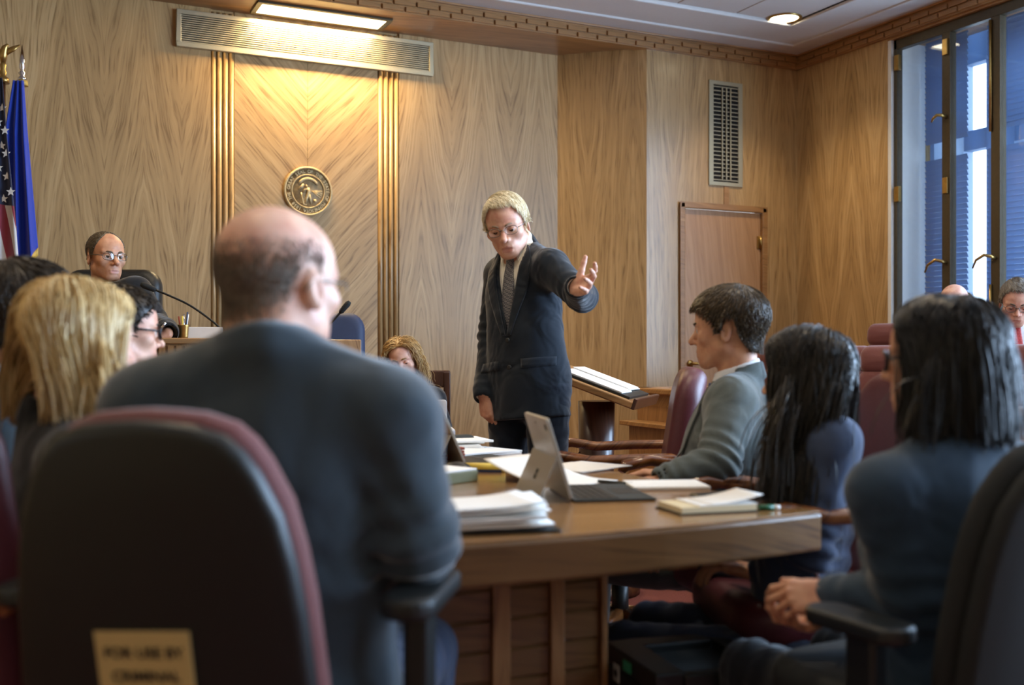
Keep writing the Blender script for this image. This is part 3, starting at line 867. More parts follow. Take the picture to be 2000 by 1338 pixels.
# ------------------------------------------------------------------ lectern with its papers
lc = at(1165, 760, 4.95)
LRZ = math.radians(-43)
lect = empty('lectern', (lc.x, lc.y, 0), LRZ); tag(lect, 'wooden lectern with a slanted top behind the standing man', 'lectern')
MB().lathe([(.20, 0), (.20, .03), (.14, .05)], 28).build('base', M['dark_wood'], lect)
MB().lathe([(.085, .04), (.078, .45), (.085, .88)], 24).build('column', M['dark_wood'], lect)
LT = Matrix.Translation((0.02, 0, .93)) @ Matrix.Rotation(math.radians(20), 4, 'Y')
MB().box(-.24, .21, -.28, .28, 0, .032, M=LT).build('reading_top', M['trim_wood'], lect, bevel=.006)
MB().box(.205, .222, -.28, .28, 0, .05, M=LT).build('lip', M['dark_wood'], lect, bevel=.004)
def sheets(name, Mx, n, w, h, label, seed, mat='paper', th=.004, cat='papers', jitter=.02):
    r = random.Random(seed)
    root = empty(name, Mx.translation); root.matrix_world = Mx
    tag(root, label, cat)
    for k in range(n):
        Q = Matrix.Translation((r.uniform(-jitter, jitter), r.uniform(-jitter, jitter), k * th)) @ Matrix.Rotation(r.uniform(-.12, .12) * jitter / .02, 4, 'Z')
        MB().box(-w / 2, w / 2, -h / 2, h / 2, .0003, th - .0003, M=Q).build('sheet_bundle' if th > .003 else 'sheet', M[mat], root)
    return root
LW_ = Matrix.Translation(lect.location) @ Matrix.Rotation(LRZ, 4, 'Z') @ LT
bk = MB().box(-.15, .18, -.24, .22, 0, .012).build('open_binder', M['black'], None, bevel=.002)
bk.matrix_world = LW_ @ Matrix.Translation((0, 0, .032)); tag(bk, 'black open binder lying under papers on the lectern', 'binder')
sheets('paper_stack', LW_ @ Matrix.Translation((-.01, .10, .045)), 3, .28, .21, 'white papers on the far half of the lectern binder', 3, th=.0035, jitter=.008)
sheets('paper_stack', LW_ @ Matrix.Translation((0.0, -.12, .045)), 2, .29, .21, 'white papers on the near half of the lectern binder', 4, th=.0032, jitter=.008)
# ------------------------------------------------------------------ things on the counsel table
def zrot(p, deg): return Matrix.Translation(p) @ Matrix.Rotation(math.radians(deg), 4, 'Z')

def tablet(px, py, deg, label, tilt=20, w=.292, h=.201, back_logo=True, stand=True):
    """tablet on its kickstand with a keyboard cover; local +y is the side its user sits on"""
    p = on(px, py, TZ)
    t = empty('tablet', (p.x, p.y, TZ)); t.matrix_world = zrot((p.x, p.y, TZ + .001), deg); tag(t, label, 'tablet', 'tablets on the counsel table')
    # screen leans back (towards -y) ; bottom edge on the table at y=0
    S = Matrix.Translation((0, 0, .004)) @ Matrix.Rotation(math.radians(tilt), 4, 'X')
    sl = MB().prism(rrect(w, h, .012, 4), -.0042, .0042, M=S @ Matrix.Translation((0, 0, h / 2)) @ Matrix.Rotation(math.pi / 2, 4, 'X')).build('body', M['silver'], t, bevel=.001)
    MB().box(-w / 2 + .006, w / 2 - .006, .0043, .005, .006, h - .006, M=S).build('screen', M['screen'], t)
    MB().lathe([(.008, 0), (.008, .001), (.005, .0012)], 16, M=S @ Matrix.Translation((w / 2 - .035, -.0042, h - .022)) @ Matrix.Rotation(math.pi / 2, 4, 'X')).build('camera_lens', M['keys'], t)
    MB().box(w / 2 - .16, w / 2 - .155, -.0052, -.004, h - .02, h - .016, M=S).build('microphone_dot', M['keys'], t)
    # kickstand: hinged halfway up, its foot behind
    hz = h * .52
    hp = S @ Vector((0, -.006, hz))
    foot = hp.y - math.sqrt(max(1e-4, hz ** 2 - hp.z ** 2)) if hz > hp.z else hp.y - .09
    foot = hp.y - .045
    K = frame(hp, (1, 0, 0), z=Vector((0, hp.y - foot, hp.z)))
    kl = math.hypot(hp.y - foot, hp.z)
    MB().box(-w / 2, w / 2, -.0025, .0, -kl, 0, M=K).build('kickstand', M['silver'], t, bevel=.0008)
    if back_logo:
        for i in (0, 1):
            for j in (0, 1):
                MB().box(.0 + i * .0135, .0 + i * .0135 + .012, -.0034, -.0024, -kl * .6 + j * .0135, -kl * .6 + j * .0135 + .012, M=K).build('emblem_square', M['keys'], t)
    kb = MB().box(-w / 2, w / 2, .006, .006 + .20, .0, .005).build('keyboard_cover', M['keys'], t, bevel=.0015)
    for r in range(5):
        n = 13 if r < 4 else 7
        for k in range(n):
            x0 = -w / 2 + .012 + (w - .024) * k / n
            MB().box(x0 + .001, x0 + (w - .024) / n - .001, .022 + r * .0195, .022 + r * .0195 + .0165, .005, .0062).build('key', M['key_black'], kb)
    MB().box(-.05, .05, .135, .195, .0048, .0055).build('touchpad', M['key_black'], kb)
    return t
tablet(1092, 966, -106, 'silver tablet on a kickstand showing its back with a four-square emblem', tilt=17)
tablet(878, 903, 120 - 212, 'thin silver tablet seen edge-on beside the blue sleeve of the bald man', tilt=24, back_logo=False)

def flat_box(name, px, py, deg, w, d, h, mat, label, cat, z=TZ, bevel=.002, group=None):
    p = on(px, py, z)
    o = MB().box(-w / 2, w / 2, -d / 2, d / 2, 0, h).build(name, M[mat], None, bevel=bevel, seg=1)
    o.matrix_world = zrot((p.x, p.y, z), deg)
    return tag(o, label, cat, group)

def wavy_stack(px, py, deg, n, w, d, label, seed, z=TZ, th=.005, curl=.0, jit=.02, name='paper_stack'):
    """stack of sheets with fanned corners, each bundle gently warped"""
    r = random.Random(seed)
    p = on(px, py, z)
    root = empty(name, (p.x, p.y, z)); root.matrix_world = zrot((p.x, p.y, z), deg); tag(root, label, 'papers')
    for k in range(n):
        Q = Matrix.Translation((r.uniform(-jit, jit), r.uniform(-jit, jit), k * th)) @ Matrix.Rotation(r.uniform(-.18, .18), 4, 'Z')
        a, bq = r.uniform(0, 6), r.uniform(.3, 1)
        def wz(u, v, e=0): return e + curl * ((u + 1) / 2) ** 3 * (k + 1) / n + .0012 * bq * (1 + math.sin(3 * u + a))
        b = MB(); nn = 8
        top = [[(w / 2 * (2 * i / nn - 1), d / 2 * (2 * j / nn - 1), wz(2 * i / nn - 1, 2 * j / nn - 1, th - .0006)) for j in range(nn + 1)] for i in range(nn + 1)]
        bot = [[(x, y, z_ - th + .001) for x, y, z_ in row] for row in top]
        b.grid(top, M=Q); b.grid([row[::-1] for row in bot], M=Q)
        for e0, e1 in ((top[0], bot[0]), (bot[-1], top[-1]), ([q[0] for q in bot], [q[0] for q in top]), ([q[-1] for q in top], [q[-1] for q in bot])):
            b.grid([e0, e1], smooth=False, M=Q)
        b.build('sheet_bundle', M['paper'], root)
    return root
# big stack by the bald man's elbow, on a dark folder
fp = flat_box('folder', 955, 1028, -16, .26, .20, .006, 'black', 'dark folder under the thick stack of white papers at the table edge', 'folder')
wavy_stack(952, 1022, -14, 11, .225, .17, 'thick fanned stack of white papers beside the bald man', 11, z=TZ + .007, th=.0038, jit=.022, curl=.012)
# paper that curls up in the middle of the table
p = on(1075, 938, TZ)
b = MB(); nn = 14
prof = [(-.15 + .30 * i / nn, .001 + .055 * max(0, (i / nn - .25) / .75) ** 1.6) for i in range(nn + 1)]
b.grid([[(x, y * .01, z) for x, z in prof] for y in range(-11, 12, 2)])
cp = b.build('curled_sheet', M['paper'], None, solid=.0015)
cp.matrix_world = zrot((p.x, p.y, TZ + .001), 112); tag(cp, 'white sheet curling up from the table behind the tablet', 'paper')
wavy_stack(1128, 915, 22, 2, .25, .20, 'loose white sheets behind the silver tablet at the far table edge', 5, th=.003, jit=.008)
wavy_stack(925, 886, 10, 2, .26, .21, 'flat white papers at the far end of the table near the reporter', 6, th=.006, jit=.01)
wavy_stack(868, 878, -12, 5, .26, .20, 'pile of white papers under the edge of the thin tablet', 7, th=.008, jit=.02)
rs = on(862, 902, TZ)
rf = empty('red_file_stack', (rs.x, rs.y, TZ)); tag(rf, 'small stack of brick-red files behind the thin tablet', 'files')
for k in range(5):
    MB().box(-.06, .06, -.05, .05, k * .010, k * .010 + .008, M=Matrix.Rotation(.06 * (k % 3), 4, 'Z')).build('file', M['brick_red'], rf, bevel=.001, seg=1)
bkp = on(838, 940, TZ)
nb = empty('thick_notebook', (bkp.x, bkp.y, TZ)); nb.matrix_world = zrot((bkp.x, bkp.y, TZ), 24); tag(nb, 'thick white-topped notebook with olive edges beside the bald man', 'notebook')
MB().box(-.07, .09, -.10, .10, .0, .03).build('cover', M['olive'], nb, bevel=.003)
MB().box(-.072, .086, -.098, .098, .0305, .036).build('page_block', M['paper'], nb, bevel=.001)
flat_box('sticky_pad', 890, 905, 20, .05, .04, .008, 'manila', 'pale yellow sticky notes under the thin tablet', 'notepad')
# computer mouse
p = on(893, 925, TZ)
b = MB()
P = []
for i in range(9):
    u = -1 + 2 * i / 8; R = math.sqrt(max(0, 1 - u * u)) * .031 + .001
    P.append([(u * .052, R * math.cos(a), max(0, .036 * math.sin(a) * math.sqrt(max(0.02, 1 - u * u * .95)))) for a in [math.pi * k / 10 for k in range(11)]])
b.grid(P); ms = b.build('computer_mouse', M['black'], None, sub=1); ms.matrix_world = zrot((p.x, p.y, TZ), -40); tag(ms, 'black rounded computer mouse in front of the keyboard', 'mouse')
# highlighter
p = on(947, 922, TZ)
hl = empty('highlighter', (p.x, p.y, TZ)); hl.matrix_world = zrot((p.x, p.y, TZ + .014), -30); tag(hl, 'yellow highlighter with a dark cap beside the mouse', 'highlighter')
MB().tube([(-.06, 0, 0), (.06, 0, 0)], .013, 14).build('barrel', M['yellow'], hl)
MB().tube([(-.09, 0, 0), (-.06, 0, 0)], [.008, .012], 14).build('cap', M['black'], hl)
MB().box(-.04, .05, -.013, .012, -.0135, -.006).build('clip', M['navy'], hl)
# legal pad with a pen
np_ = flat_box('writing_pad', 1300, 951, -20, .20, .15, .010, 'paper', 'white writing pad on the table before the young man', 'notepad')
p = on(1203, 947, TZ)
pn = MB().tube([(-.055, 0, 0), (.05, 0, 0), (.06, 0, 0)], [.005, .005, .001], 10).build('pen', M['keys'], None); pn.matrix_world = zrot((p.x, p.y, TZ + .0056), -62); tag(pn, 'dark pen lying at the end of the white writing pad', 'pen')
# open notebook
p = on(1388, 996, TZ)
on_ = empty('open_notebook', (p.x, p.y, TZ)); on_.matrix_world = zrot((p.x, p.y, TZ), -8); tag(on_, 'notebook with black cover and cream pages at the table corner', 'notebook')
MB().box(-.105, .085, -.06, .065, 0, .003).build('cover', M['black'], on_)
MB().box(-.1, .083, -.057, .062, .0032, .017).build('page_block', M['cream'], on_, bevel=.001)
MB().box(-.055, .086, -.056, .064, .0172, .0195).build('page_top', M['paper'], on_)
b = MB(); b.grid([[(x, -.056 + .12 * k / 4, .020 + .018 * ((x + .03) / .13) ** 2) for k in range(5)] for x in [-.03 + .013 * i for i in range(11)]]); b.build('lifted_page', M['paper'], on_, solid=.0008)
flat_box('black_folio', 1410, 972, -10, .15, .05, .012, 'black', 'black folio behind the open notebook', 'folio', bevel=.004)
p = on(1503, 997, TZ)
gp = empty('green_marker', (p.x, p.y, TZ)); gp.matrix_world = zrot((p.x, p.y, TZ + .007), -18); tag(gp, 'short green marker with a white end at the table corner', 'marker')
MB().tube([(-.025, 0, 0), (.01, 0, 0)], .0062, 12).build('barrel', M['green'], gp); MB().tube([(.01, 0, 0), (.024, 0, 0)], [.006, .004], 12).build('cap', M['paper'], gp)

# ------------------------------------------------------------------ printer on the floor
pr = empty('printer', (0, 0, 0)); pr.matrix_world = zrot((1.418, 2.033, 0), -8); tag(pr, 'black office printer on the floor under the table corner', 'printer')
hw, hd, PH = .15, .14, .42
MB().box(-hw, hw, -hd, hd, .03, PH - .045).build('body', M['black'], pr, bevel=.012, seg=2)
b = MB()
b.box(-hw, -hw + .07, -hd, hd, PH - .045, PH); b.box(hw - .05, hw, -hd, hd, PH - .045, PH); b.box(-hw + .07, hw - .05, hd - .06, hd, PH - .045, PH); b.box(-hw + .07, hw - .05, -hd, -hd + .035, PH - .045, PH - .008)
b.build('top_cover', M['black'], pr, bevel=.005)
b = MB(); b.add([(-hw + .07, -hd + .035, PH - .042), (hw - .05, -hd + .035, PH - .042), (hw - .05, hd - .06, PH - .02), (-hw + .07, hd - .06, PH - .02)], [(0, 1, 2, 3)]); b.build('output_tray', M['keys'], pr, solid=.003)
MB().box(-hw - .002, -hw, .055, .085, PH - .075, PH - .035).build('round_sticker', M['paper'], pr)
MB().lathe([(.009, 0), (.009, .001), (.005, .001)], 16, M=Matrix.Translation((-hw - .002, .07, PH - .055)) @ Matrix.Rotation(-math.pi / 2, 4, 'Y')).build('sticker_print', M['keys'], pr)
MB().box(-hw - .002, -hw, -.012, .028, PH - .036, PH - .012).build('mint_label', M['mint'], pr)
for s in (-1, 1):
    for t in (-1, 1): MB().lathe([(.02, 0), (.02, .03)], 12, c=(s * .11, t * .10, 0)).build('foot', M['black'], pr)

# ------------------------------------------------------------------ seal on the chevron panel
seal = empty('state_seal', (1.925, YA + .012, 2.222)); tag(seal, 'round bronze state seal mounted on the chevron panel', 'seal')
SR_ = .172
RX = Matrix.Rotation(math.pi / 2, 4, 'X')
M['seal'] = plain('seal_bronze', srgb(196, 170, 122), .45, metal=.25, noise=.2, nscale=70)
M['seal_dark'] = plain('seal_patina', srgb(150, 124, 84), .55, metal=.2, noise=.3, nscale=50)
MB().lathe([(SR_, 0), (SR_, .018), (SR_ - .008, .026), (SR_ - .016, .022), (SR_ - .016, .012)], 64, M=RX, cap=False).build('rim', M['seal'], seal)
MB().lathe([(SR_ - .015, .0), (SR_ - .015, .014), (0.0, .014)], 64, M=RX).build('disc', M['seal_dark'], seal)
MB().lathe([(.118, .014), (.118, .020), (.114, .022), (.110, .020), (.110, .014)], 64, M=RX, cap=False).build('inner_ring', M['seal'], seal)
txt = 'THE GREAT SEAL OF THE STATE OF MINNESOTA 1858 '
cu_v = []
for i, ch in enumerate(txt):
    if ch == ' ': continue
    a = math.radians(205) - 2 * math.pi * i / len(txt)
    lettering(ch, .030, 'seal_letter', M['seal'], seal, RX @ Matrix.Translation((.137 * math.cos(a), .137 * math.sin(a), .016)) @ Matrix.Rotation(a - math.pi / 2, 4, 'Z'), extrude=.003)
r = random.Random(5)
def relief(name, pts, rad, fl=.55):
    b = MB(); b.tube([(x, -z, y) for x, y, z in pts], rad, 8, flat=(Vector((0, 1, 0)), fl)); return b.build(name, M['seal'], seal)
# farmer ploughing, a rider, rays of the sun and a banner
relief('banner', [(.075 * math.cos(math.radians(a)), .075 * math.sin(math.radians(a)) + .012, .018) for a in range(150, 25, -12)], [.006, .010, .011, .011, .011, .011, .011, .011, .011, .010, .006])
relief('figure', [(-.004, .022, .02), (.004, .0, .02), (.000, -.02, .02), (-.012, -.055, .018), (-.02, -.085, .018)], [.012, .014, .013, .009, .006])
relief('figure', [(.002, -.02, .02), (.014, -.05, .018), (.020, -.088, .018)], [.012, .009, .006])
relief('figure', [(.0, .02, .022), (-.024, .01, .02), (-.036, -.008, .02)], [.008, .006, .005])
relief('figure', [(-.018, .032, .022), (-.008, .036, .022)], [.010, .010])
relief('horse', [(-.07, .012, .018), (-.045, .03, .018), (-.032, .048, .018)], [.006, .012, .009])
relief('plough', [(-.05, -.01, .018), (-.042, -.05, .018), (-.034, -.09, .018), (-.01, -.094, .018)], [.004, .004, .005, .005])
relief('stump', [(.05, -.075, .018), (.048, -.055, .018)], [.012, .009])
for a in (0, -12, -24, -38):
    relief('sun_ray', [(.026, .004, .016), (.026 + .074 * math.cos(math.radians(a)), .004 + .074 * math.sin(math.radians(a)), .016)], [.0025, .005])
for k in range(7):
    relief('field_line', [(-.055, -.02 - k * .010, .0155), (-.018, -.02 - k * .010, .0155)], .0022)
b = MB()
for k in range(70):
    a = 2 * math.pi * k / 70
    b.cbox((.1225 * math.cos(a), -.0165, .1225 * math.sin(a)), (.004, .004, .004))
b.build('bead_ring', M['seal'], seal)

# ------------------------------------------------------------------ flags
def pole(root, h, mat='brass'):
    MB().lathe([(.15, 0), (.15, .02), (.05, .06), (.03, .10)], 24).build('base', M['brass'], root)
    MB().tube([(0, 0, .08), (0, 0, h)], .013, 10).build('pole', M['dark_wood'], root)
M['flag_blue'] = cloth('flag_royal_blue', srgb(24, 52, 150), fold=.1, weave=1200, rough=.6, sheen=.4)
M['flag_gold'] = M['gold_fringe']
def us_flag_mat():
    m, nt, b = new_mat('stripes_and_canton'); L = nt.links.new
    uv = nt.nodes.new('ShaderNodeUVMap'); sp = nt.nodes.new('ShaderNodeSeparateXYZ'); L(uv.outputs[0], sp.inputs[0])
    U, V = sp.outputs[0], sp.outputs[1]
    diag = mth(nt, 'SUBTRACT', mth(nt, 'MULTIPLY', U, 7.0), mth(nt, 'MULTIPLY', V, 4.5))
    st = mth(nt, 'GREATER_THAN', mth(nt, 'FRACT', mth(nt, 'MULTIPLY', mth(nt, 'ADD', diag, 20.0), .5)), .5)
    mx = nt.nodes.new('ShaderNodeMix'); mx.data_type = 'RGBA'; L(st, mx.inputs[0]); mx.inputs[6].default_value = srgb(136, 38, 54); mx.inputs[7].default_value = srgb(214, 208, 204)
    can = mth(nt, 'LESS_THAN', mth(nt, 'ADD', V, mth(nt, 'MULTIPLY', U, .0)), .56)
    m2 = nt.nodes.new('ShaderNodeMix'); m2.data_type = 'RGBA'; L(can, m2.inputs[0]); L(mx.outputs[2], m2.inputs[6]); m2.inputs[7].default_value = srgb(28, 36, 66)
    m3 = m2
    L(m3.outputs[2], b.inputs['Base Color']); b.inputs['Roughness'].default_value = .7
    b.inputs['Sheen Weight'].default_value = .2
    return m
M['us_flag'] = us_flag_mat()
def draped_flag(root, ztop, xl, xr, length, folds, name, mat, amp=.04, phase=0.0):
    """flag gathered at the top of its pole: pleats fall and widen, hem of uneven height; local x runs across the view"""
    nu, nv = 60, 30
    P = []
    for j in range(nv + 1):
        t = j / nv
        row = []
        for i in range(nu + 1):
            u = i / nu
            x = (xl(t) * (1 - u) + xr(t) * u) + .012 * t * math.sin(folds * 2 * math.pi * u + 1.3 + phase)
            y = -.02 - amp * (.25 + .75 * t) * (1 + math.sin(folds * 2 * math.pi * u + phase + .6 * t)) * .5 - .02
            row.append((x, y, ztop - t * length(u)))
        P.append(row)
    b = MB(); b.grid(P)
    me = bpy.data.meshes.new(name)
    me.from_pydata(b.v, [], b.f); me.polygons.foreach_set('use_smooth', [True] * len(b.f))
    uvl = me.uv_layers.new(name='UVMap')
    for poly in me.polygons:
        for li in poly.loop_indices:
            vi = me.loops[li].vertex_index; j, i = divmod(vi, nu + 1)
            uvl.data[li].uv = (i / nu, j / nv)
    me.materials.append(mat)
    o = bpy.data.objects.new(name, me); link(o, root)
    s_ = o.modifiers.new('solid', 'SOLIDIFY'); s_.thickness = .002
    hem = P[-1]
    MB().grid([[(p[0], p[1] - .004, p[2] - .045 * k / 2 + .006) for p in hem] for k in range(3)]).build('fringe', M['gold_fringe'], o, solid=.005)
    return o, P
def interp(pts):
    xs, ys = zip(*pts)
    return lambda t: float(np.interp(t, xs, ys))
bf = at(43, 600, 6.3)
fl = empty('blue_flag', (bf.x, bf.y, .42), -YAW); tag(fl, 'royal blue flag with gold fringe hanging on a pole at the left', 'flag')
H = 2.70 - .42
pole(fl, H)
MB().lathe([(.0, .0), (.022, .0), (.026, .015), (.012, .03), (.022, .045), (.008, .06), (.017, .075), (.016, .12), (.0, .215)], 16, c=(0, 0, H)).build('spear_finial', M['chrome'], fl)
MB().lathe([(.034, -.03), (.030, 0), (.012, .005)], 18, c=(0, 0, H)).build('gold_cap', M['gold_fringe'], fl)
draped_flag(fl, H - .01, interp([(0, -.03), (.3, -.07), (1, -.09)]), interp([(0, .03), (.3, .055), (1, .125)]), interp([(0, .84), (.42, .86), (.5, 1.12), (.62, 1.14), (1, .98)]), 2.6, 'flag_cloth', M['flag_blue'], amp=.06)
uf = at(6, 600, 6.0)
ff = empty('national_flag', (uf.x, uf.y, .42), -YAW); tag(ff, 'national flag with stars and red and white stripes at the left edge', 'flag')
H2 = 2.64 - .42
pole(ff, H2)
MB().lathe([(.034, -.03), (.030, 0), (.014, .01), (.02, .03), (.012, .05), (.018, .07), (.010, .09)], 18, c=(0, 0, H2)).build('gold_cap', M['brass'], ff)
b = MB()
b.tube([(0, 0, H2 + .08), (0, 0, H2 + .13), (.01, 0, H2 + .17), (.03, -.01, H2 + .185)], [.012, .024, .018, .006], 10)
for sx in (-1, 1):
    b.tube([(sx * .01, 0, H2 + .14), (sx * .05, .01, H2 + .165), (sx * .085, .02, H2 + .19)], [.018, .016, .004], 8, flat=(Vector((0, 1, 0)), .35))
b.build('eagle_finial', M['brass'], ff)
uo, UP = draped_flag(ff, H2 - .01, interp([(0, -.03), (.3, -.12), (1, -.30)]), interp([(0, .02), (.25, .05), (.6, .10), (1, .145)]), interp([(0, 1.2), (1, 1.28)]), 3.2, 'flag_cloth', M['us_flag'], amp=.05, phase=.8)
def star_mesh(name, p, r_, root):
    pts = []
    for k in range(10):
        a = math.pi / 2 + math.pi * k / 5; q = r_ if k % 2 == 0 else r_ * .42
        pts.append((p[0] + q * math.cos(a), p[2] + q * math.sin(a)))
    return MB().add([(x, p[1], z) for x, z in pts], [tuple(range(10))]).build(name, M['paper'], root, solid=.002)
for k, (jj, ii) in enumerate(((4, 50), (6, 42), (7, 57), (9, 47), (10, 54), (12, 43), (13, 52), (15, 58), (16, 47), (14, 36), (11, 33))):
    q = UP[jj][ii]; star_mesh('star', (q[0], q[1] - .008, q[2]), .026, uo)

# ------------------------------------------------------------------ things on the judge's bench
def gooseneck(name, pts, label, foot):
    m = empty(name, foot); tag(m, label, 'microphone')
    f = Vector(foot)
    pts = [Vector(p) - f for p in pts]
    # smooth path
    Q = []
    for i in range(len(pts) - 1):
        p0, p1, p2, p3 = pts[max(i - 1, 0)], pts[i], pts[i + 1], pts[min(i + 2, len(pts) - 1)]
        for k in range(6):
            t = k / 6
            Q.append(.5 * ((2 * p1) + (p2 - p0) * t + (2 * p0 - 5 * p1 + 4 * p2 - p3) * t * t + (3 * p1 - p0 - 3 * p2 + p3) * t ** 3))
    Q.append(pts[-1])
    MB().tube(Q, .0055, 8).build('gooseneck', M['black'], m)
    d = (Q[-1] - Q[-3]).normalized()
    MB().tube([Q[-1] - d * .005, Q[-1] + d * .005, Q[-1] + d * .055, Q[-1] + d * .07], [.007, .013, .015, .009], 12).build('capsule', M['black_soft'], m)
    MB().lathe([(.05, 0), (.05, .012), (.02, .02), (.01, .03)], 18).build('foot', M['black'], m)
    return m
f0 = at(436, 655, 5.1); f0.z = BZ
gooseneck('desk_microphone', [f0, f0 + Vector((0, 0, .03)), at(418, 630, 5.1), at(372, 597, 5.08), at(330, 577, 5.06), at(303, 566, 5.05)], "gooseneck microphone on the judge's bench", f0)
f1 = at(618, 668, 5.3); f1.z = BZ - .0
MB().box(f1.x - .25, f1.x + .2, f1.y - .1, f1.y + .25, 0, BZ).build('witness_desk', M['bench'], None, bevel=.005)
tag(bpy.data.objects['witness_desk'], 'wooden witness desk hidden behind the bald man, holding a microphone', 'desk')
gooseneck('witness_microphone', [f1, at(630, 648, 5.3), at(650, 627, 5.3), at(665, 610, 5.3)], 'gooseneck microphone in front of the navy chair', f1)
cp_ = at(358, 660, 5.0)
cup = empty('pencil_cup', (cp_.x, cp_.y, BZ)); tag(cup, "woven brass-coloured pencil cup on the judge's bench", 'cup')
MB().lathe([(.024, 0), (.026, .01), (.029, .06), (.030, .066), (.026, .066), (.024, .012)], 20).build('cup', M['brass'], cup)
for k, (mt, dx, dy) in enumerate((('brick_red', -.014, 0), ('chrome', .004, .01), ('navy', .012, -.006), ('yellow', -.004, -.01), ('paper', .016, .008))):
    MB().tube([(dx * .5, dy * .5, .012), (dx * 1.5, dy * 1.5, .105 + .01 * (k % 3))], .004, 8).build('pencil', M[mt], cup)
cd = at(398, 648, 5.0)
card = MB().box(-.075, .085, 0, .012, 0, .055).build('bench_card', M['paper'], None, bevel=.001); card.location = (cd.x, cd.y, BZ); card.rotation_euler = (0, 0, -YAW + .1)
tag(card, "white folded card standing on the judge's bench beside the pencil cup", 'card')
ns_ = at(330, 660, 4.93)
pnj = MB().tube([at(311, 645, 4.86), at(324, 630, 4.86)], .005, 8).build('pen', M['chrome'], None); tag(pnj, "silver pen in the judge's hand", 'pen')
lp = at(20, 668, 5.2)
lpp = MB().box(-.12, .12, -.03, .03, 0, .045).build('desk_tray', M['black'], None, bevel=.008); lpp.location = (lp.x, lp.y + .1, BZ); tag(lpp, "low black tray on the bench at the left edge", 'tray')

# ------------------------------------------------------------------ court reporter's machine
sm = at(842, 850, 5.1)
st = empty('steno_machine', (sm.x, sm.y, 0), -YAW + math.radians(8)); tag(st, 'white stenotype machine with a raised screen before the curly-haired woman', 'steno machine')
MB().tube([(0, 0, .02), (0, 0, .70)], .014, 10).build('tripod_column', M['black'], st)
for k in range(3):
    a = 2 * math.pi * k / 3 + .5
    MB().tube([(0, 0, .22), (.26 * math.cos(a), .26 * math.sin(a), .01)], .010, 8).build('tripod_leg', M['black'], st)
MB().prism(rrect(.22, .20, .035, 6), .69, .745).build('body', M['white_plastic'], st, bevel=.012, seg=3)
for x in (-.05, .0, .05):
    MB().box(x - .012, x + .012, -.102, -.098, .705, .716).build('port', M['key_black'], st)
MB().prism(rrect(.175, .125, .014, 5), -.006, .006, M=Matrix.Translation((-.01, .03, .815)) @ Matrix.Rotation(math.radians(83), 4, 'X')).build('screen', M['white_plastic'], st, bevel=.003)
bg = MB(); pad(bg, rrect(.12, .05, .022, 5), .06, .022); bago = bg.build('dark_pouch', M['keys'], None)
kp = on(896, 876, TZ + .0); bago.location = (kp.x, kp.y, TZ + .026)
tag(bago, 'dark green-grey pouch at the far end of the table', 'pouch')
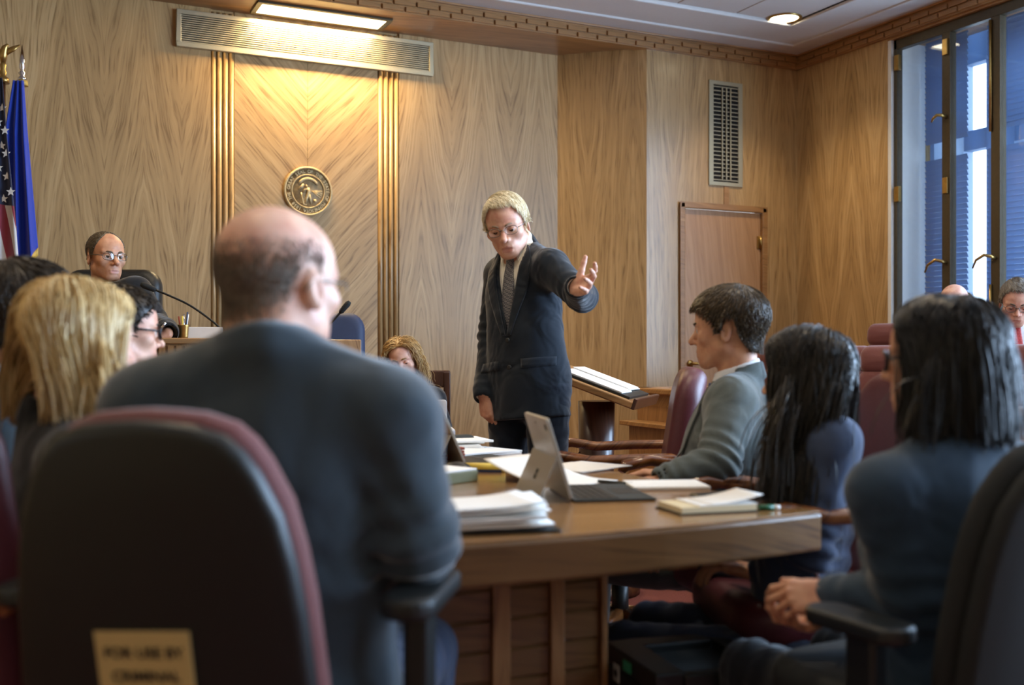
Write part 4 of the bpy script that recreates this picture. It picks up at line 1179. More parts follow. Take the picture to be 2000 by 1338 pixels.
# ------------------------------------------------------------------ implicit-surface modelling for people
class Sdf:
    """smooth union of tapered capsules, ellipsoids, rings; evaluated on grids or points"""
    MARGIN = 0.045
    def __init__(self): self.ops = []
    def _add(self, kind, prm, lo, hi, k, mode):
        lo = np.array(lo, np.float32); hi = np.array(hi, np.float32)
        self.ops.append((kind, prm, lo - self.MARGIN - k, hi + self.MARGIN + k, k, mode)); return self
    def cap(self, a, b, ra, rb=None, k=.02, flat=None, mode='add'):
        rb = ra if rb is None else rb
        a = np.array(a, np.float32); b = np.array(b, np.float32); r = max(ra, rb)
        return self._add('cap', (a, b, ra, rb, None if flat is None else (np.array(flat[0], np.float32), flat[1])), np.minimum(a, b) - r, np.maximum(a, b) + r, k, mode)
    def ell(self, c, r, R=None, k=.02, mode='add'):
        """R: 3x3 rows = local axes"""
        R = np.eye(3, dtype=np.float32) if R is None else np.array(R, np.float32)
        c = np.array(c, np.float32); r = np.array(r, np.float32); m = float(r.max())
        return self._add('ell', (c, r, R), c - m, c + m, k, mode)
    def ring(self, c, R, ax, ay, h, t, k=.01, mode='add', tilt=0.0):
        """collar: elliptic ring of radii ax, ay, height h, thickness t; local rows R; rises by tilt towards -y"""
        c = np.array(c, np.float32); R = np.array(R, np.float32); m = max(ax, ay) + h + t
        return self._add('ring', (c, R, ax, ay, h, t, tilt), c - m, c + m, k, mode)
    def plane(self, n, p, mode='int', lo=(-50, -50, -50), hi=(50, 50, 50), k=.001):
        n = np.array(n, np.float32); n = n / np.linalg.norm(n)
        return self._add('plane', (n, float(n @ np.array(p, np.float32))), lo, hi, k, mode)
    def wedge(self, c, R, ztip, slope, y0=0.0, width0=0.0):
        """cut a V opening in front (local +y), tip at height ztip"""
        return self._add('wedge', (np.array(c, np.float32), np.array(R, np.float32), ztip, slope, y0, width0), (-50,) * 3, (50,) * 3, .001, 'sub')
    def fold(self, c, axis, rad, amp, wl, ph=0.0):
        c = np.array(c, np.float32); axis = np.array(axis, np.float32); axis = axis / np.linalg.norm(axis)
        return self._add('fold', (c, axis, rad, amp, wl, ph), c - 2.2 * rad, c + 2.2 * rad, .001, 'warp')
    def rumple(self, amp, fr, seed=0.0):
        return self._add('rumple', (amp, fr, seed), (-50,) * 3, (50,) * 3, .001, 'warp')
    @staticmethod
    def _val(kind, prm, X, Y, Z):
        if kind == 'cap':
            a, b, ra, rb, flat = prm
            px, py, pz = X - a[0], Y - a[1], Z - a[2]
            d = b - a
            if flat is not None:
                n, s = flat; q = 1.0 / s - 1.0
                t = (px * n[0] + py * n[1] + pz * n[2]) * q
                px, py, pz = px + n[0] * t, py + n[1] * t, pz + n[2] * t
                d = d + n * float(d @ n) * q
            h = np.clip((px * d[0] + py * d[1] + pz * d[2]) / max(1e-9, float(d @ d)), 0, 1)
            return np.sqrt((px - h * d[0]) ** 2 + (py - h * d[1]) ** 2 + (pz - h * d[2]) ** 2) - (ra + (rb - ra) * h)
        if kind == 'plane':
            n, o = prm
            return X * n[0] + Y * n[1] + Z * n[2] - o
        if kind in ('ell', 'ring', 'wedge'):
            c, R = (prm[0], prm[2]) if kind == 'ell' else (prm[0], prm[1])
            px, py, pz = X - c[0], Y - c[1], Z - c[2]
            x = R[0, 0] * px + R[0, 1] * py + R[0, 2] * pz
            y = R[1, 0] * px + R[1, 1] * py + R[1, 2] * pz
            z = R[2, 0] * px + R[2, 1] * py + R[2, 2] * pz
        if kind == 'ell':
            r = prm[1]
            k0 = np.sqrt((x / r[0]) ** 2 + (y / r[1]) ** 2 + (z / r[2]) ** 2) + 1e-6
            k1 = np.sqrt((x / r[0] ** 2) ** 2 + (y / r[1] ** 2) ** 2 + (z / r[2] ** 2) ** 2) + 1e-6
            return k0 * (k0 - 1.0) / k1
        if kind == 'ring':
            ax, ay, h, t, tilt = prm[2:]
            rho = (np.sqrt((x / ax) ** 2 + (y / ay) ** 2) - 1.0) * min(ax, ay)
            zz = z + tilt * y
            zz = np.sign(zz) * np.maximum(np.abs(zz) - h, 0)
            rho = rho + .25 * z
            return np.sqrt(rho ** 2 + zz ** 2) - t
        if kind == 'wedge':
            ztip, slope, y0, w0 = prm[2:]
            d = (np.abs(x) - w0 - (z - ztip) * slope) / math.sqrt(1 + slope * slope)
            return np.maximum(d, y0 - y)
        if kind == 'fold':
            c, ax, rad, amp, wl, ph = prm
            px, py, pz = X - c[0], Y - c[1], Z - c[2]
            al = px * ax[0] + py * ax[1] + pz * ax[2]
            r2 = px * px + py * py + pz * pz
            wob = .35 * np.sin(31 * X + 17 * Z + ph) + .3 * np.sin(23 * Y - 27 * Z + 2 * ph)
            return amp * np.exp(-r2 / (rad * rad)) * np.sin(2 * math.pi * al / wl + ph + 2.2 * wob)
        if kind == 'rumple':
            amp, fr, s = prm
            u = X * fr + 1.3 * np.sin(Y * fr * .8 + s); v = Z * fr * .7 + 1.1 * np.sin(X * fr * .6 + 2 * s); w = Y * fr + np.sin(Z * fr * .5 + s)
            return amp * (np.sin(u + s) * np.sin(v) + .6 * np.sin(w * 1.7 + v + 2.1 * s))
    @staticmethod
    def _mix(D, V, k, mode):
        if mode == 'warp': return D + V
        if mode == 'int': return np.maximum(D, V)
        if mode == 'sub':
            if k <= .0015: return np.maximum(D, -V)
            h = np.clip(.5 - .5 * (D + V) / k, 0, 1)
            return D * (1 - h) - V * h + k * h * (1 - h)
        if k <= .0015: return np.minimum(D, V)
        h = np.clip(.5 + .5 * (V - D) / k, 0, 1)
        return V * (1 - h) + D * h - k * h * (1 - h)
    def grid(self, xs, ys, zs):
        D = np.full((len(xs), len(ys), len(zs)), .3, np.float32)
        for kind, prm, lo, hi, k, mode in self.ops:
            sl = []
            for ax, l, h in ((xs, lo[0], hi[0]), (ys, lo[1], hi[1]), (zs, lo[2], hi[2])):
                sl.append(slice(int(np.searchsorted(ax, l)), int(np.searchsorted(ax, h))))
            if any(s.stop <= s.start for s in sl): continue
            X = xs[sl[0]][:, None, None]; Y = ys[sl[1]][None, :, None]; Z = zs[sl[2]][None, None, :]
            V = self._val(kind, prm, X, Y, Z)
            D[sl[0], sl[1], sl[2]] = self._mix(D[sl[0], sl[1], sl[2]], V, k, mode)
        return D
    def pts(self, P):
        P = np.asarray(P, np.float32)
        D = np.full(len(P), .3, np.float32)
        for kind, prm, lo, hi, k, mode in self.ops:
            m = np.nonzero(np.all((P > lo) & (P < hi), axis=1))[0]
            if len(m) == 0: continue
            V = self._val(kind, prm, P[m, 0], P[m, 1], P[m, 2])
            D[m] = self._mix(D[m], V, k, mode)
        return D
    def grad(self, P, e=.002):
        g = np.stack([self.pts(P + d) - self.pts(P - d) for d in (np.eye(3, dtype=np.float32) * e)], 1)
        return g / np.maximum(np.linalg.norm(g, axis=1, keepdims=True), 1e-6)
    def bounds(self):
        lo = np.full(3, 1e9); hi = -lo
        for kind, prm, l, h, k, mode in self.ops:
            if mode == 'add':
                lo = np.minimum(lo, l + self.MARGIN); hi = np.maximum(hi, h - self.MARGIN)
        return lo - .015, hi + .015
    def mesh(self, h, lo=None, hi=None, extra=None, newton=1):
        """surface nets; extra(P)->value subtracted from the field. returns verts, quads"""
        if lo is None: lo, hi = self.bounds()
        xs, ys, zs = [np.arange(l, u + h, h, dtype=np.float32) for l, u in zip(lo, hi)]
        D = self.grid(xs, ys, zs)
        if extra is not None:
            band = np.nonzero(np.abs(D) < .05)
            P = np.stack([xs[band[0]], ys[band[1]], zs[band[2]]], 1)
            D[band] -= extra(P)
        ins = D < 0
        nx, ny, nz = D.shape
        c = ins[:-1, :-1, :-1].astype(np.int8)
        tot = np.zeros((nx - 1, ny - 1, nz - 1), np.int8)
        offs = [(i, j, k) for i in (0, 1) for j in (0, 1) for k in (0, 1)]
        for i, j, k in offs: tot += ins[i:nx - 1 + i, j:ny - 1 + j, k:nz - 1 + k]
        act = np.nonzero((tot > 0) & (tot < 8))
        idx = np.full(tot.shape, -1, np.int32); idx[act] = np.arange(len(act[0]))
        acc = np.zeros((len(act[0]), 3), np.float32); cnt = np.zeros(len(act[0]), np.float32)
        for i, j, k in offs:
            for ax in range(3):
                o2 = [i, j, k]
                if o2[ax] == 1: continue
                o2[ax] = 1
                v0 = D[act[0] + i, act[1] + j, act[2] + k]; v1 = D[act[0] + o2[0], act[1] + o2[1], act[2] + o2[2]]
                m = (v0 < 0) != (v1 < 0)
                t = np.where(m, v0 / np.where(m, v0 - v1, 1), 0)
                p = np.tile(np.array([i, j, k], np.float32), (len(t), 1)); p[:, ax] += t
                acc += p * m[:, None]; cnt += m
        V = acc / np.maximum(cnt, 1)[:, None]
        V = np.stack([xs[act[0]] + V[:, 0] * h, ys[act[1]] + V[:, 1] * h, zs[act[2]] + V[:, 2] * h], 1)
        Q = []
        for ax in range(3):
            a, b_ = [(1, 2), (2, 0), (0, 1)][ax]
            s0 = [slice(None)] * 3; s1 = [slice(None)] * 3
            s0[ax] = slice(0, -1); s1[ax] = slice(1, None)
            A, B = ins[tuple(s0)], ins[tuple(s1)]
            e = np.array(np.nonzero(A != B))
            ok = (e[a] > 0) & (e[b_] > 0) & (e[a] < D.shape[a] - 1) & (e[b_] < D.shape[b_] - 1)
            e = e[:, ok]
            fl = A[tuple(e)]
            def cell(da, db):
                q = e.copy(); q[a] += da; q[b_] += db; return idx[tuple(q)]
            c0, c1, c2, c3 = cell(-1, -1), cell(0, -1), cell(0, 0), cell(-1, 0)
            quad = np.stack([c0, c1, c2, c3], 1)
            quad[~fl] = quad[~fl][:, ::-1]
            Q.append(quad)
        Q = np.concatenate(Q)
        Q = Q[(Q >= 0).all(1)]
        for _ in range(newton):
            if len(V) == 0: break
            d = self.pts(V)
            if extra is not None: d = d - extra(V)
            g = self.grad(V)
            V = V - g * np.clip(d, -h * .6, h * .6)[:, None]
        return V, Q

def np_mesh(name, V, Q, mats, parent=None, origin=(0, 0, 0), smooth=True, tone=None, mat_idx=None):
    me = bpy.data.meshes.new(name)
    V = np.asarray(V, np.float32) - np.array(origin, np.float32)
    n = Q.shape[1]
    me.vertices.add(len(V)); me.vertices.foreach_set('co', V.ravel())
    me.loops.add(Q.size); me.loops.foreach_set('vertex_index', Q.astype(np.int32).ravel())
    me.polygons.add(len(Q)); me.polygons.foreach_set('loop_start', np.arange(0, Q.size, n, dtype=np.int32))
    for m in mats: me.materials.append(m)
    if mat_idx is not None: me.polygons.foreach_set('material_index', mat_idx.astype(np.int32))
    if tone is not None:
        at_ = me.attributes.new('tone', 'FLOAT', 'POINT'); at_.data.foreach_set('value', np.asarray(tone, np.float32))
    me.update(calc_edges=True); me.validate()
    me.polygons.foreach_set('use_smooth', [smooth] * len(me.polygons))
    o = bpy.data.objects.new(name, me); link(o, parent)
    return o

def tubes(P, rad, k=4, rnd=None):
    """P (n,m,3) polylines -> verts, quads; rad (m,) or (n,m)"""
    n, m, _ = P.shape
    T = np.zeros_like(P); T[:, 1:-1] = P[:, 2:] - P[:, :-2]; T[:, 0] = P[:, 1] - P[:, 0]; T[:, -1] = P[:, -1] - P[:, -2]
    T /= np.maximum(np.linalg.norm(T, axis=2, keepdims=True), 1e-6)
    ref = np.array([.31, .57, .76], np.float32)
    A = np.cross(T, ref); A /= np.maximum(np.linalg.norm(A, axis=2, keepdims=True), 1e-6)
    B = np.cross(T, A)
    rad = np.broadcast_to(np.asarray(rad, np.float32), (n, m))
    ang = np.arange(k) * 2 * math.pi / k
    V = P[:, :, None, :] + rad[:, :, None, None] * (A[:, :, None, :] * np.cos(ang)[None, None, :, None] + B[:, :, None, :] * np.sin(ang)[None, None, :, None])
    idx = np.arange(n * m * k).reshape(n, m, k)
    Q = np.stack([idx[:, :-1, :], np.roll(idx, -1, 2)[:, :-1, :], np.roll(idx, -1, 2)[:, 1:, :], idx[:, 1:, :]], -1).reshape(-1, 4)
    return V.reshape(-1, 3).astype(np.float32), Q

def unit(v):
    v = np.array(v, np.float64); return v / np.linalg.norm(v)
def facing(deg):
    """direction: 0 away from the camera, 90 to its right, 180 towards it"""
    a = math.radians(deg); v = CF * math.cos(a) + CR * math.sin(a)
    return np.array(v, np.float64)
def head_rows(deg, pitch=0, roll=0):
    """rows x (person's right), y (face forward), z up. pitch>0 looks down, roll>0 tips the top to the person's right"""
    f = facing(deg); z = np.array((0, 0, 1.0)); x = np.cross(f, z)
    p = math.radians(pitch); f2 = f * math.cos(p) - z * math.sin(p); z2 = z * math.cos(p) + f * math.sin(p)
    r = math.radians(roll); x3 = x * math.cos(r) - z2 * math.sin(r); z3 = z2 * math.cos(r) + x * math.sin(r)
    return np.stack([x3, f2, z3])

def head_sdf(c, R, s=1.0, jaw=1.0, nose=1.0, female=False, ears=True, mouth_open=0.0, full=1.0):
    """head about its centre c (eye level), rows R"""
    S = Sdf()
    c = np.array(c, np.float64)
    G = lambda x, y, z: c + s * (x * R[0] + y * R[1] + z * R[2])
    E = lambda p, r, k, mode='add', rot=None: S.ell(G(*p), np.array(r) * s, R if rot is None else rot, k=k * s, mode=mode)
    C = lambda a, b, ra, rb, k, mode='add': S.cap(G(*a), G(*b), ra * s, rb * s, k=k * s, mode=mode)
    E((0, -.018, .034), (.0765, .098, .084), .001)
    E((0, .030, .030), (.062, .062, .066), .03)
    E((0, .030, -.035), (.058 * full, .056, .066), .03)
    for sx in (-1, 1):
        C((sx * .020 * jaw, .066, -.096), (sx * .052 * jaw, .002, -.058), .017, .020, .03)
        E((sx * .046, .056, -.022), (.020, .022, .018), .022)
        C((sx * .010, .086, .017 if not female else .016), (sx * .046, .070, .020), .0085 if not female else .006, .007, .014)
    E((0, .072, -.100), (.022 * jaw, .018, .016), .02)
    E((0, .070, -.062), (.034, .026, .032), .02)
    for sx in (-1, 1):
        E((sx * .032, .099, -.001), (.020, .017, .0125), .012, 'sub')
        E((sx * .0315, .0725, -.001), (.0150, .0150, .0140), .004)
    n = nose
    C((0, .084, .008), (0, .086 + .024 * n, -.032), .0075, .0105 * n, .010)
    for sx in (-1, 1): E((sx * .0115, .094, -.037), (.0075 * n, .010, .007), .007)
    C((-.019, .0885, -.0655), (.019, .0885, -.0655), .0048, .0048, .006)
    C((-.006, .0925, -.0655), (.006, .0925, -.0655), .0045, .0045, .006)
    C((-.015, .0890, -.0775 - mouth_open), (.015, .0890, -.0775 - mouth_open), .0058, .0058, .006)
    C((-.021, .098, -.0712 - mouth_open / 2), (.021, .098, -.0712 - mouth_open / 2), .0030 + mouth_open * .5, .0030 + mouth_open * .5, .003, 'sub')
    if ears:
        for sx in (-1, 1):
            E((sx * .079, -.012, -.012), (.0075, .017, .031), .008, rot=ear_rows(R, sx))
            E((sx * .088, -.008, -.010), (.0075, .009, .018), .006, 'sub', rot=ear_rows(R, sx))
    return S, G
def ear_rows(R, sx):
    a = math.radians(22 * sx)
    x = R[0] * math.cos(a) - R[1] * math.sin(a); y = R[1] * math.cos(a) + R[0] * math.sin(a)
    b_ = math.radians(12); y2 = y * math.cos(b_) + R[2] * math.sin(b_); z2 = R[2] * math.cos(b_) - y * math.sin(b_)
    return np.stack([x, y2, z2])

def hairline(kind):
    """hair height limit by azimuth (0 front, 180 back), head-local metres"""
    return {'short': ([0, 35, 50, 62, 74, 86, 96, 112, 128, 150, 180], [.070, .068, .050, .030, -.012, -.010, .030, .022, -.040, -.078, -.082]),
            'receding': ([0, 25, 45, 60, 74, 86, 96, 112, 128, 150, 180], [.104, .100, .070, .035, -.008, -.006, .030, .022, -.040, -.076, -.080]),
            'bald': ([0, 60, 78, 88, 98, 112, 128, 150, 180], [.3, .3, .020, .000, .025, .018, -.045, -.082, -.085]),
            'long': ([0, 25, 50, 70, 84, 100, 180], [.086, .080, .056, .018, -.03, -.07, -.09])}[kind]

def scalp(P, G0, R, s, kind, top=None, front_z=0.0):
    """signed room above the hairline (head-local), and local coordinates"""
    q = (P - G0) @ R.T / s
    az = np.degrees(np.arctan2(np.abs(q[:, 0]), q[:, 1] + .005))
    xs, zs = hairline(kind)
    lim = np.interp(az, xs, zs) + front_z * np.clip((60 - az) / 20, 0, 1)
    room = q[:, 2] - lim
    if top is not None: room = np.minimum(room, (top(q)))
    return room, q, az

def hand_sdf(S, wrist, ydir, zdir, side, curls, spread=.06, thumb=(.75, .55, .2), s=1.0, thumb_curl=.3):
    """add a hand: wrist point, finger direction, back-of-hand normal; side +1 left, -1 right
    curls: per finger list of 3 bend angles (index..little)"""
    y = unit(ydir); z = np.array(zdir, float); z = unit(z - y * (z @ y)); x = np.cross(y, z)
    w = np.array(wrist, float)
    G = lambda a, b_, c_: w + s * (a * side * x + b_ * y + c_ * z)
    kn = [(.027, .090, 0), (.009, .095, .002), (-.010, .091, .001), (-.028, .082, -.002)]
    ln = [(.042, .025, .021), (.046, .029, .022), (.042, .027, .021), (.033, .020, .018)]
    rd = [.0092, .0095, .0090, .0080]
    for (kx, ky, kz), r in zip(kn, rd):
        S.cap(G(kx * .55, .0, -.002), G(kx, ky, kz), .0185 * s, .0115 * s, k=.012 * s, flat=(z, .82))
    S.cap(G(-.018, .02, -.006), G(-.024, .07, -.006), .016 * s, .013 * s, k=.012)
    for i in range(4):
        p = np.array(kn[i]); a = 0.0
        sp_ = spread * (1.5 - i)
        for j in range(3):
            a += curls[i][j]
            d = np.array((math.sin(sp_) * math.cos(a), math.cos(sp_) * math.cos(a), -math.sin(a)))
            q = p + d * ln[i][j]
            S.cap(G(*p), G(*q), (rd[i] - .0008 * j) * s, (rd[i] - .0008 * (j + 1)) * s, k=.003 * s)
            p = q
    b0 = np.array((.018, .018, -.008)); dx, dy, dz = thumb
    d = unit((dx, dy, -dz))
    m = b0 + d * .040
    S.cap(G(*b0), G(*m), .0165 * s, .0115 * s, k=.014 * s)
    d2 = unit((dx * math.cos(thumb_curl) - .0, dy + math.sin(thumb_curl), -dz - .2 * math.sin(thumb_curl)))
    m2 = m + d2 * .029
    S.cap(G(*m), G(*m2), .0108 * s, .0098 * s, k=.004 * s)
    S.cap(G(*m2), G(*(m2 + d2 * .020)), .0098 * s, .0078 * s, k=.003 * s)

FIST = [(.9, 1.2, .7)] * 4
RELAX = [(.35, .45, .3), (.45, .55, .35), (.5, .6, .35), (.5, .6, .35)]
OPEN = [(.12, .15, .1), (.22, .2, .12), (.3, .25, .15), (.4, .3, .2)]

class Person:
    """joints in world space; the body is one mesh, clothing, hair, eyes and glasses are its children"""
    def __init__(self, label, head, face, torso, sc=1.0, seat=None, lean=(0, 0), pitch=0, roll=0, sw=.195, girth=1.0, neckf=.0, standing=False, drop=.165, side=0.0):
        self.label = label; self.sc = sc
        self.R = head_rows(face, pitch, roll)
        self.hc = np.array(head, float)
        f = facing(torso); z = np.array((0, 0, 1.0)); r = np.cross(f, z)
        self.f, self.r, self.z = f, r, z
        self.sw, self.g = sw, girth
        s = sc
        # base of the skull -> neck base, leaning as given (side, forward)
        lx, ly = lean
        self.neck = self.hc - z * drop * s - f * (.035 + neckf) * s + r * side
        up = unit(z - f * ly - r * lx)
        self.up = up
        self.tf = unit(f - up * (f @ up)); self.tr = np.cross(self.tf, up)
        self.T = np.stack([self.tr, self.tf, up])
        self.pel = self.neck - up * .52 * s
        self.sh = [self.neck - up * .055 * s + self.tr * sd * sw * s + self.tf * .012 for sd in (-1, 1)]   # left, right
        self.hip = [self.pel + r * sd * .09 * s - z * .02 for sd in (-1, 1)]
        if standing:
            self.knee = [h - z * .43 * s + f * .02 for h in self.hip]; self.ank = [k_ - z * .41 * s - f * .02 for k_ in self.knee]
        else:
            self.knee = [h + f * .42 * s + r * sd * .04 for h, sd in zip(self.hip, (-1, 1))]
            self.ank = [k_ - z * max(.2, (k_[2] - .09)) + f * .02 for k_ in self.knee]
        self.elb = [a - z * .26 * s + self.tr * sd * .05 + self.tf * .06 for a, sd in zip(self.sh, (-1, 1))]
        self.wri = [e + self.tf * .23 * s - z * .02 - self.tr * sd * .06 for e, sd in zip(self.elb, (-1, 1))]
        self.hands = [None, None]      # (ydir, zdir, curls, thumb)
        self.base = np.array((self.pel[0], self.pel[1], 0.0))
    def neck_axis(self):
        sk = self.hc + self.sc * (-.028 * self.R[1] - .055 * self.R[2])
        a = unit(unit(sk - self.neck) * .6 + self.up * .4)
        y = unit(self.tf - a * (self.tf @ a))
        return a, np.stack([np.cross(y, a), y, a])
    def L(self, x, y, z):
        """torso-local point from the neck base"""
        return self.neck + self.tr * x + self.tf * y + self.up * z

    # ------------------------------------------------ body
    def body(self, skin_m, lip_m=None, res=.0034, jaw=1.0, nose=1.0, female=False, ears=True, mouth_open=0.0, neck_r=.056, full=1.0, brow_m=None, eye=True, iris=None, lid=0.0, hand_res=.0034, legs=True, forearm=None, hands_s=1.0, brows=True):
        s = self.sc
        S, G = head_sdf(self.hc, self.R, s, jaw, nose, female, ears, mouth_open, full)
        self.G = G; self.headS = S
        S.cap(G(0, -.028, -.055), self.neck - self.up * .02, neck_r * s, (neck_r + .006) * s, k=.025)
        S.cap(self.neck + self.tr * .07 - self.up * .05, self.neck - self.tr * .07 - self.up * .05, .05, k=.03)
        lo, hi = S.bounds()
        V, Q = S.mesh(res, lo, hi)
        q = (V - self.hc) @ self.R.T / s
        fc = q[Q].mean(1)
        lips = (np.abs(fc[:, 0]) < .0205) & (fc[:, 1] > .083) & (np.abs(fc[:, 2] + .0715 + mouth_open / 2) < .0105 + mouth_open / 2 - .35 * np.abs(fc[:, 0]) * .8)
        mi = lips.astype(int)
        Vs, Qs, Ms = [V], [Q], [mi]
        n = len(V)
        # hidden core of the figure (torso and limbs inside the clothing)
        B = Sdf()
        up, tr = self.up, self.tr
        B.cap(self.neck - up * .04, self.pel, .075 * s, .095 * s, k=.03)
        B.cap(self.sh[0], self.sh[1], .045 * s, k=.04)
        for i in (0, 1):
            B.cap(self.sh[i], self.elb[i], .042 * s, .034 * s, k=.02); B.cap(self.elb[i], self.wri[i], .033 * s, .024 * s, k=.02)
            if legs:
                B.cap(self.hip[i], self.knee[i], .070 * s, .048 * s, k=.03); B.cap(self.knee[i], self.ank[i], .047 * s, .034 * s, k=.02)
        V2, Q2 = B.mesh(.018, newton=0)
        Vs.append(V2); Qs.append(Q2 + n); Ms.append(np.zeros(len(Q2), int)); n += len(V2)
        for i, hnd in enumerate(self.hands):
            if hnd is None: continue
            H = Sdf()
            fa = self.wri[i] - unit(self.wri[i] - self.elb[i]) * .05
            if forearm: H.cap(self.elb[i], self.wri[i], .036 * s, .025 * s, k=.01)
            else: H.cap(fa, self.wri[i], .026 * s, .024 * s, k=.01)
            hand_sdf(H, self.wri[i], hnd[0], hnd[1], (1, -1)[i], hnd[2], thumb=hnd[3], s=s * .97 * hands_s, spread=hnd[4] if len(hnd) > 4 else .06, thumb_curl=hnd[5] if len(hnd) > 5 else .3)
            V3, Q3 = H.mesh(hand_res)
            Vs.append(V3); Qs.append(Q3 + n); Ms.append(np.zeros(len(Q3), int)); n += len(V3)
        o = np_mesh('person', np.concatenate(Vs), np.concatenate(Qs), [skin_m, lip_m or skin_m], None, self.base, mat_idx=np.concatenate(Ms))
        o.location = self.base
        tag(o, self.label, 'person')
        self.o = o
        if eye:
            for sx in (-1, 1):
                b = MB()
                c = G(sx * .0315, .0745, -.001)
                prof = [(math.sin(a) * .0137 * s, math.cos(a) * .0137 * s) for a in [math.pi * k / 14 for k in range(15)]]
                gz = (self.R[1] - self.R[2] * math.tan(math.radians(lid)))
                Mx = Matrix.Translation(Vector(c - self.base)) @ Vector(gz).to_track_quat('Z', 'Y').to_matrix().to_4x4()
                b.lathe(prof, 16, M=Mx)
                e = b.build('eye', EYE_WHITE, o)
                e.data.materials.append(iris or IRIS_BROWN); e.data.materials.append(PUPIL)
                for p_ in e.data.polygons:
                    cz = (Mx.inverted() @ p_.center).z / (.0137 * s)
                    if cz > .955: p_.material_index = 2
                    elif cz > .83: p_.material_index = 1
                # upper lid
                LS = Sdf(); LS.ell(G(sx * .0315, .0735, -.001), np.array((.0158, .0158, .0148)) * s, self.R, k=.001)
                cut = .003 - lid * .00035
                LS.plane(-(self.R[2] + self.R[1] * .25), G(sx * .0315, .0735 + .0158, cut - .001) - 0 * self.R[1], 'int')
                lo, hi = LS.bounds()
                V4, Q4 = LS.mesh(.0022, lo, hi, newton=1)
                if len(Q4): np_mesh('eyelid', V4, Q4, [skin_m], o, self.base)
        if brow_m is not None and brows:
            for sx in (-1, 1):
                b = MB()
                pts = [G(sx * x, y, z_) - self.base for x, y, z_ in ((.012, .0945, .0165), (.022, .094, .0205), (.034, .087, .0225), (.046, .076, .0185))]
                b.tube(pts, [.0035 * s, .0048 * s, .0042 * s, .002 * s], 8, flat=(Vector(self.R[2]), .9)); b.build('eyebrow', brow_m, o)
        return self

    # ------------------------------------------------ hair
    def hair(self, mat, kind='short', thick=.014, n=700, length=.035, seg=5, rad=.0024, comb='crown', crown=(0, -.05, .10), top=None, grav=.15, lift=.25, seed=1, res=.0042, off=(.0, .012), shell=True, collide=None, wave=0.0, wl=.06, part=None, tone_shell=.25, taper=.25, tone_rng=(0, 1), stiff=.45, front=False, under=False, lenvar=.35, edge=.010, name='hair', cut=None, cutvar=.02, blow=None, shell_min=-.002, body_off=.003, guide=None, cling=0.0, cling_z=-.03, sides=1.0, front_z=0.0):
        rng = np.random.default_rng(seed)
        S, R, hc, s = self.headS, self.R, self.hc, self.sc
        def extra(P):
            room, q, az = scalp(P, hc, R, s, kind, top, front_z)
            t = np.clip(room / edge, 0, 1); t = t * t * (3 - 2 * t)
            th_ = thick * (sides + (1 - sides) * np.clip((q[:, 2] + .02) / .09, 0, 1))
            return (t * (th_ + .004) - .004) * s
        lo = hc - .16 * s; hi = hc + .16 * s
        V, Q = S.mesh(res, lo, hi, extra=extra)
        room, q, az = scalp(V, hc, R, s, kind, top, front_z)
        keepv = room > shell_min + (0 if shell_min < 0 else .02 * rng.normal(size=len(V)))
        Q = Q[keepv[Q].all(1)]
        used = np.unique(Q); remap = np.full(len(V), -1); remap[used] = np.arange(len(used))
        Vh = V[used]; Qh = remap[Q]
        if len(Vh) == 0: return self
        qs = q[used]; rm = room[used]
        if shell_min > 0:
            allv = np.nonzero(room > .0)[0]; Vc, qc, rc_ = V[allv], q[allv], room[allv]
            pr = np.clip(rc_ / edge, .05, 1); pick0 = rng.choice(len(allv), size=n, p=pr / pr.sum())
            Vp, qp = Vc[pick0], qc[pick0]
        else:
            Vp, qp = Vh, qs
        cand = np.nonzero(rm > .002)[0] if shell_min <= 0 else np.arange(len(Vp))
        pick = rng.choice(cand, size=min(n, len(cand)), replace=len(cand) < n)
        P0 = Vp[pick].astype(np.float64); ql = qp[pick]
        nrm = S.grad(P0)
        if comb == 'crown':
            d = ql - np.array(crown)
        elif comb == 'back':
            d = np.stack([ql[:, 0] * .6, -np.ones(len(ql)), -.3 * np.ones(len(ql))], 1)
        elif comb == 'sweep':
            d = np.stack([-.9 * np.ones(len(ql)), .15 + 0 * ql[:, 0], .1 - ql[:, 2] * 2], 1) + .5 * (ql - np.array(crown)) / .1
        elif comb == 'part':
            px = part or 0.0
            d = np.stack([np.sign(ql[:, 0] - px) * 1.2, -.04 - .5 * (ql[:, 1] < -.05) * (ql[:, 2] > .06), -.8 + 0 * ql[:, 0]], 1)
        if kind == 'long':      # hair at the forehead falls to the sides, not over the face
            fr = (ql[:, 1] > .015)
            sg = np.where(ql[:, 0] >= (part or 0), 1.0, -1.0)
            d[fr] = np.stack([sg[fr] * 1.3, -.04 + 0 * sg[fr], -.6 + 0 * sg[fr]], 1)
        d = d / np.maximum(np.linalg.norm(d, axis=1, keepdims=True), 1e-6)
        d = d @ R
        d = d - nrm * (d * nrm).sum(1, keepdims=True)
        d = d / np.maximum(np.linalg.norm(d, axis=1, keepdims=True), 1e-6) + nrm * lift + rng.normal(0, .10, d.shape)
        d /= np.linalg.norm(d, axis=1, keepdims=True)
        ln = length * s * (1 - lenvar * rng.random(len(P0)))
        if kind in ('short', 'receding'): ln = ln * (.35 + .65 * np.clip((ql[:, 2] - .01) / .06, 0, 1))
        offs = off[0] + (off[1] - off[0]) * rng.random(len(P0))
        m = seg + 1
        P = np.zeros((len(P0), m, 3)); P[:, 0] = P0 - nrm * .003
        step = ln / seg
        p = P0.copy()
        g = np.array((0, 0, -1.0))
        ph = rng.random(len(P0)) * 6.28 if wave > .3 else ql[:, 0] * 25 + ql[:, 1] * 18 + rng.random(len(P0)) * 1.2; sidev = unit(np.cross(R[1], g)) if abs(R[1][2]) < .9 else R[0]
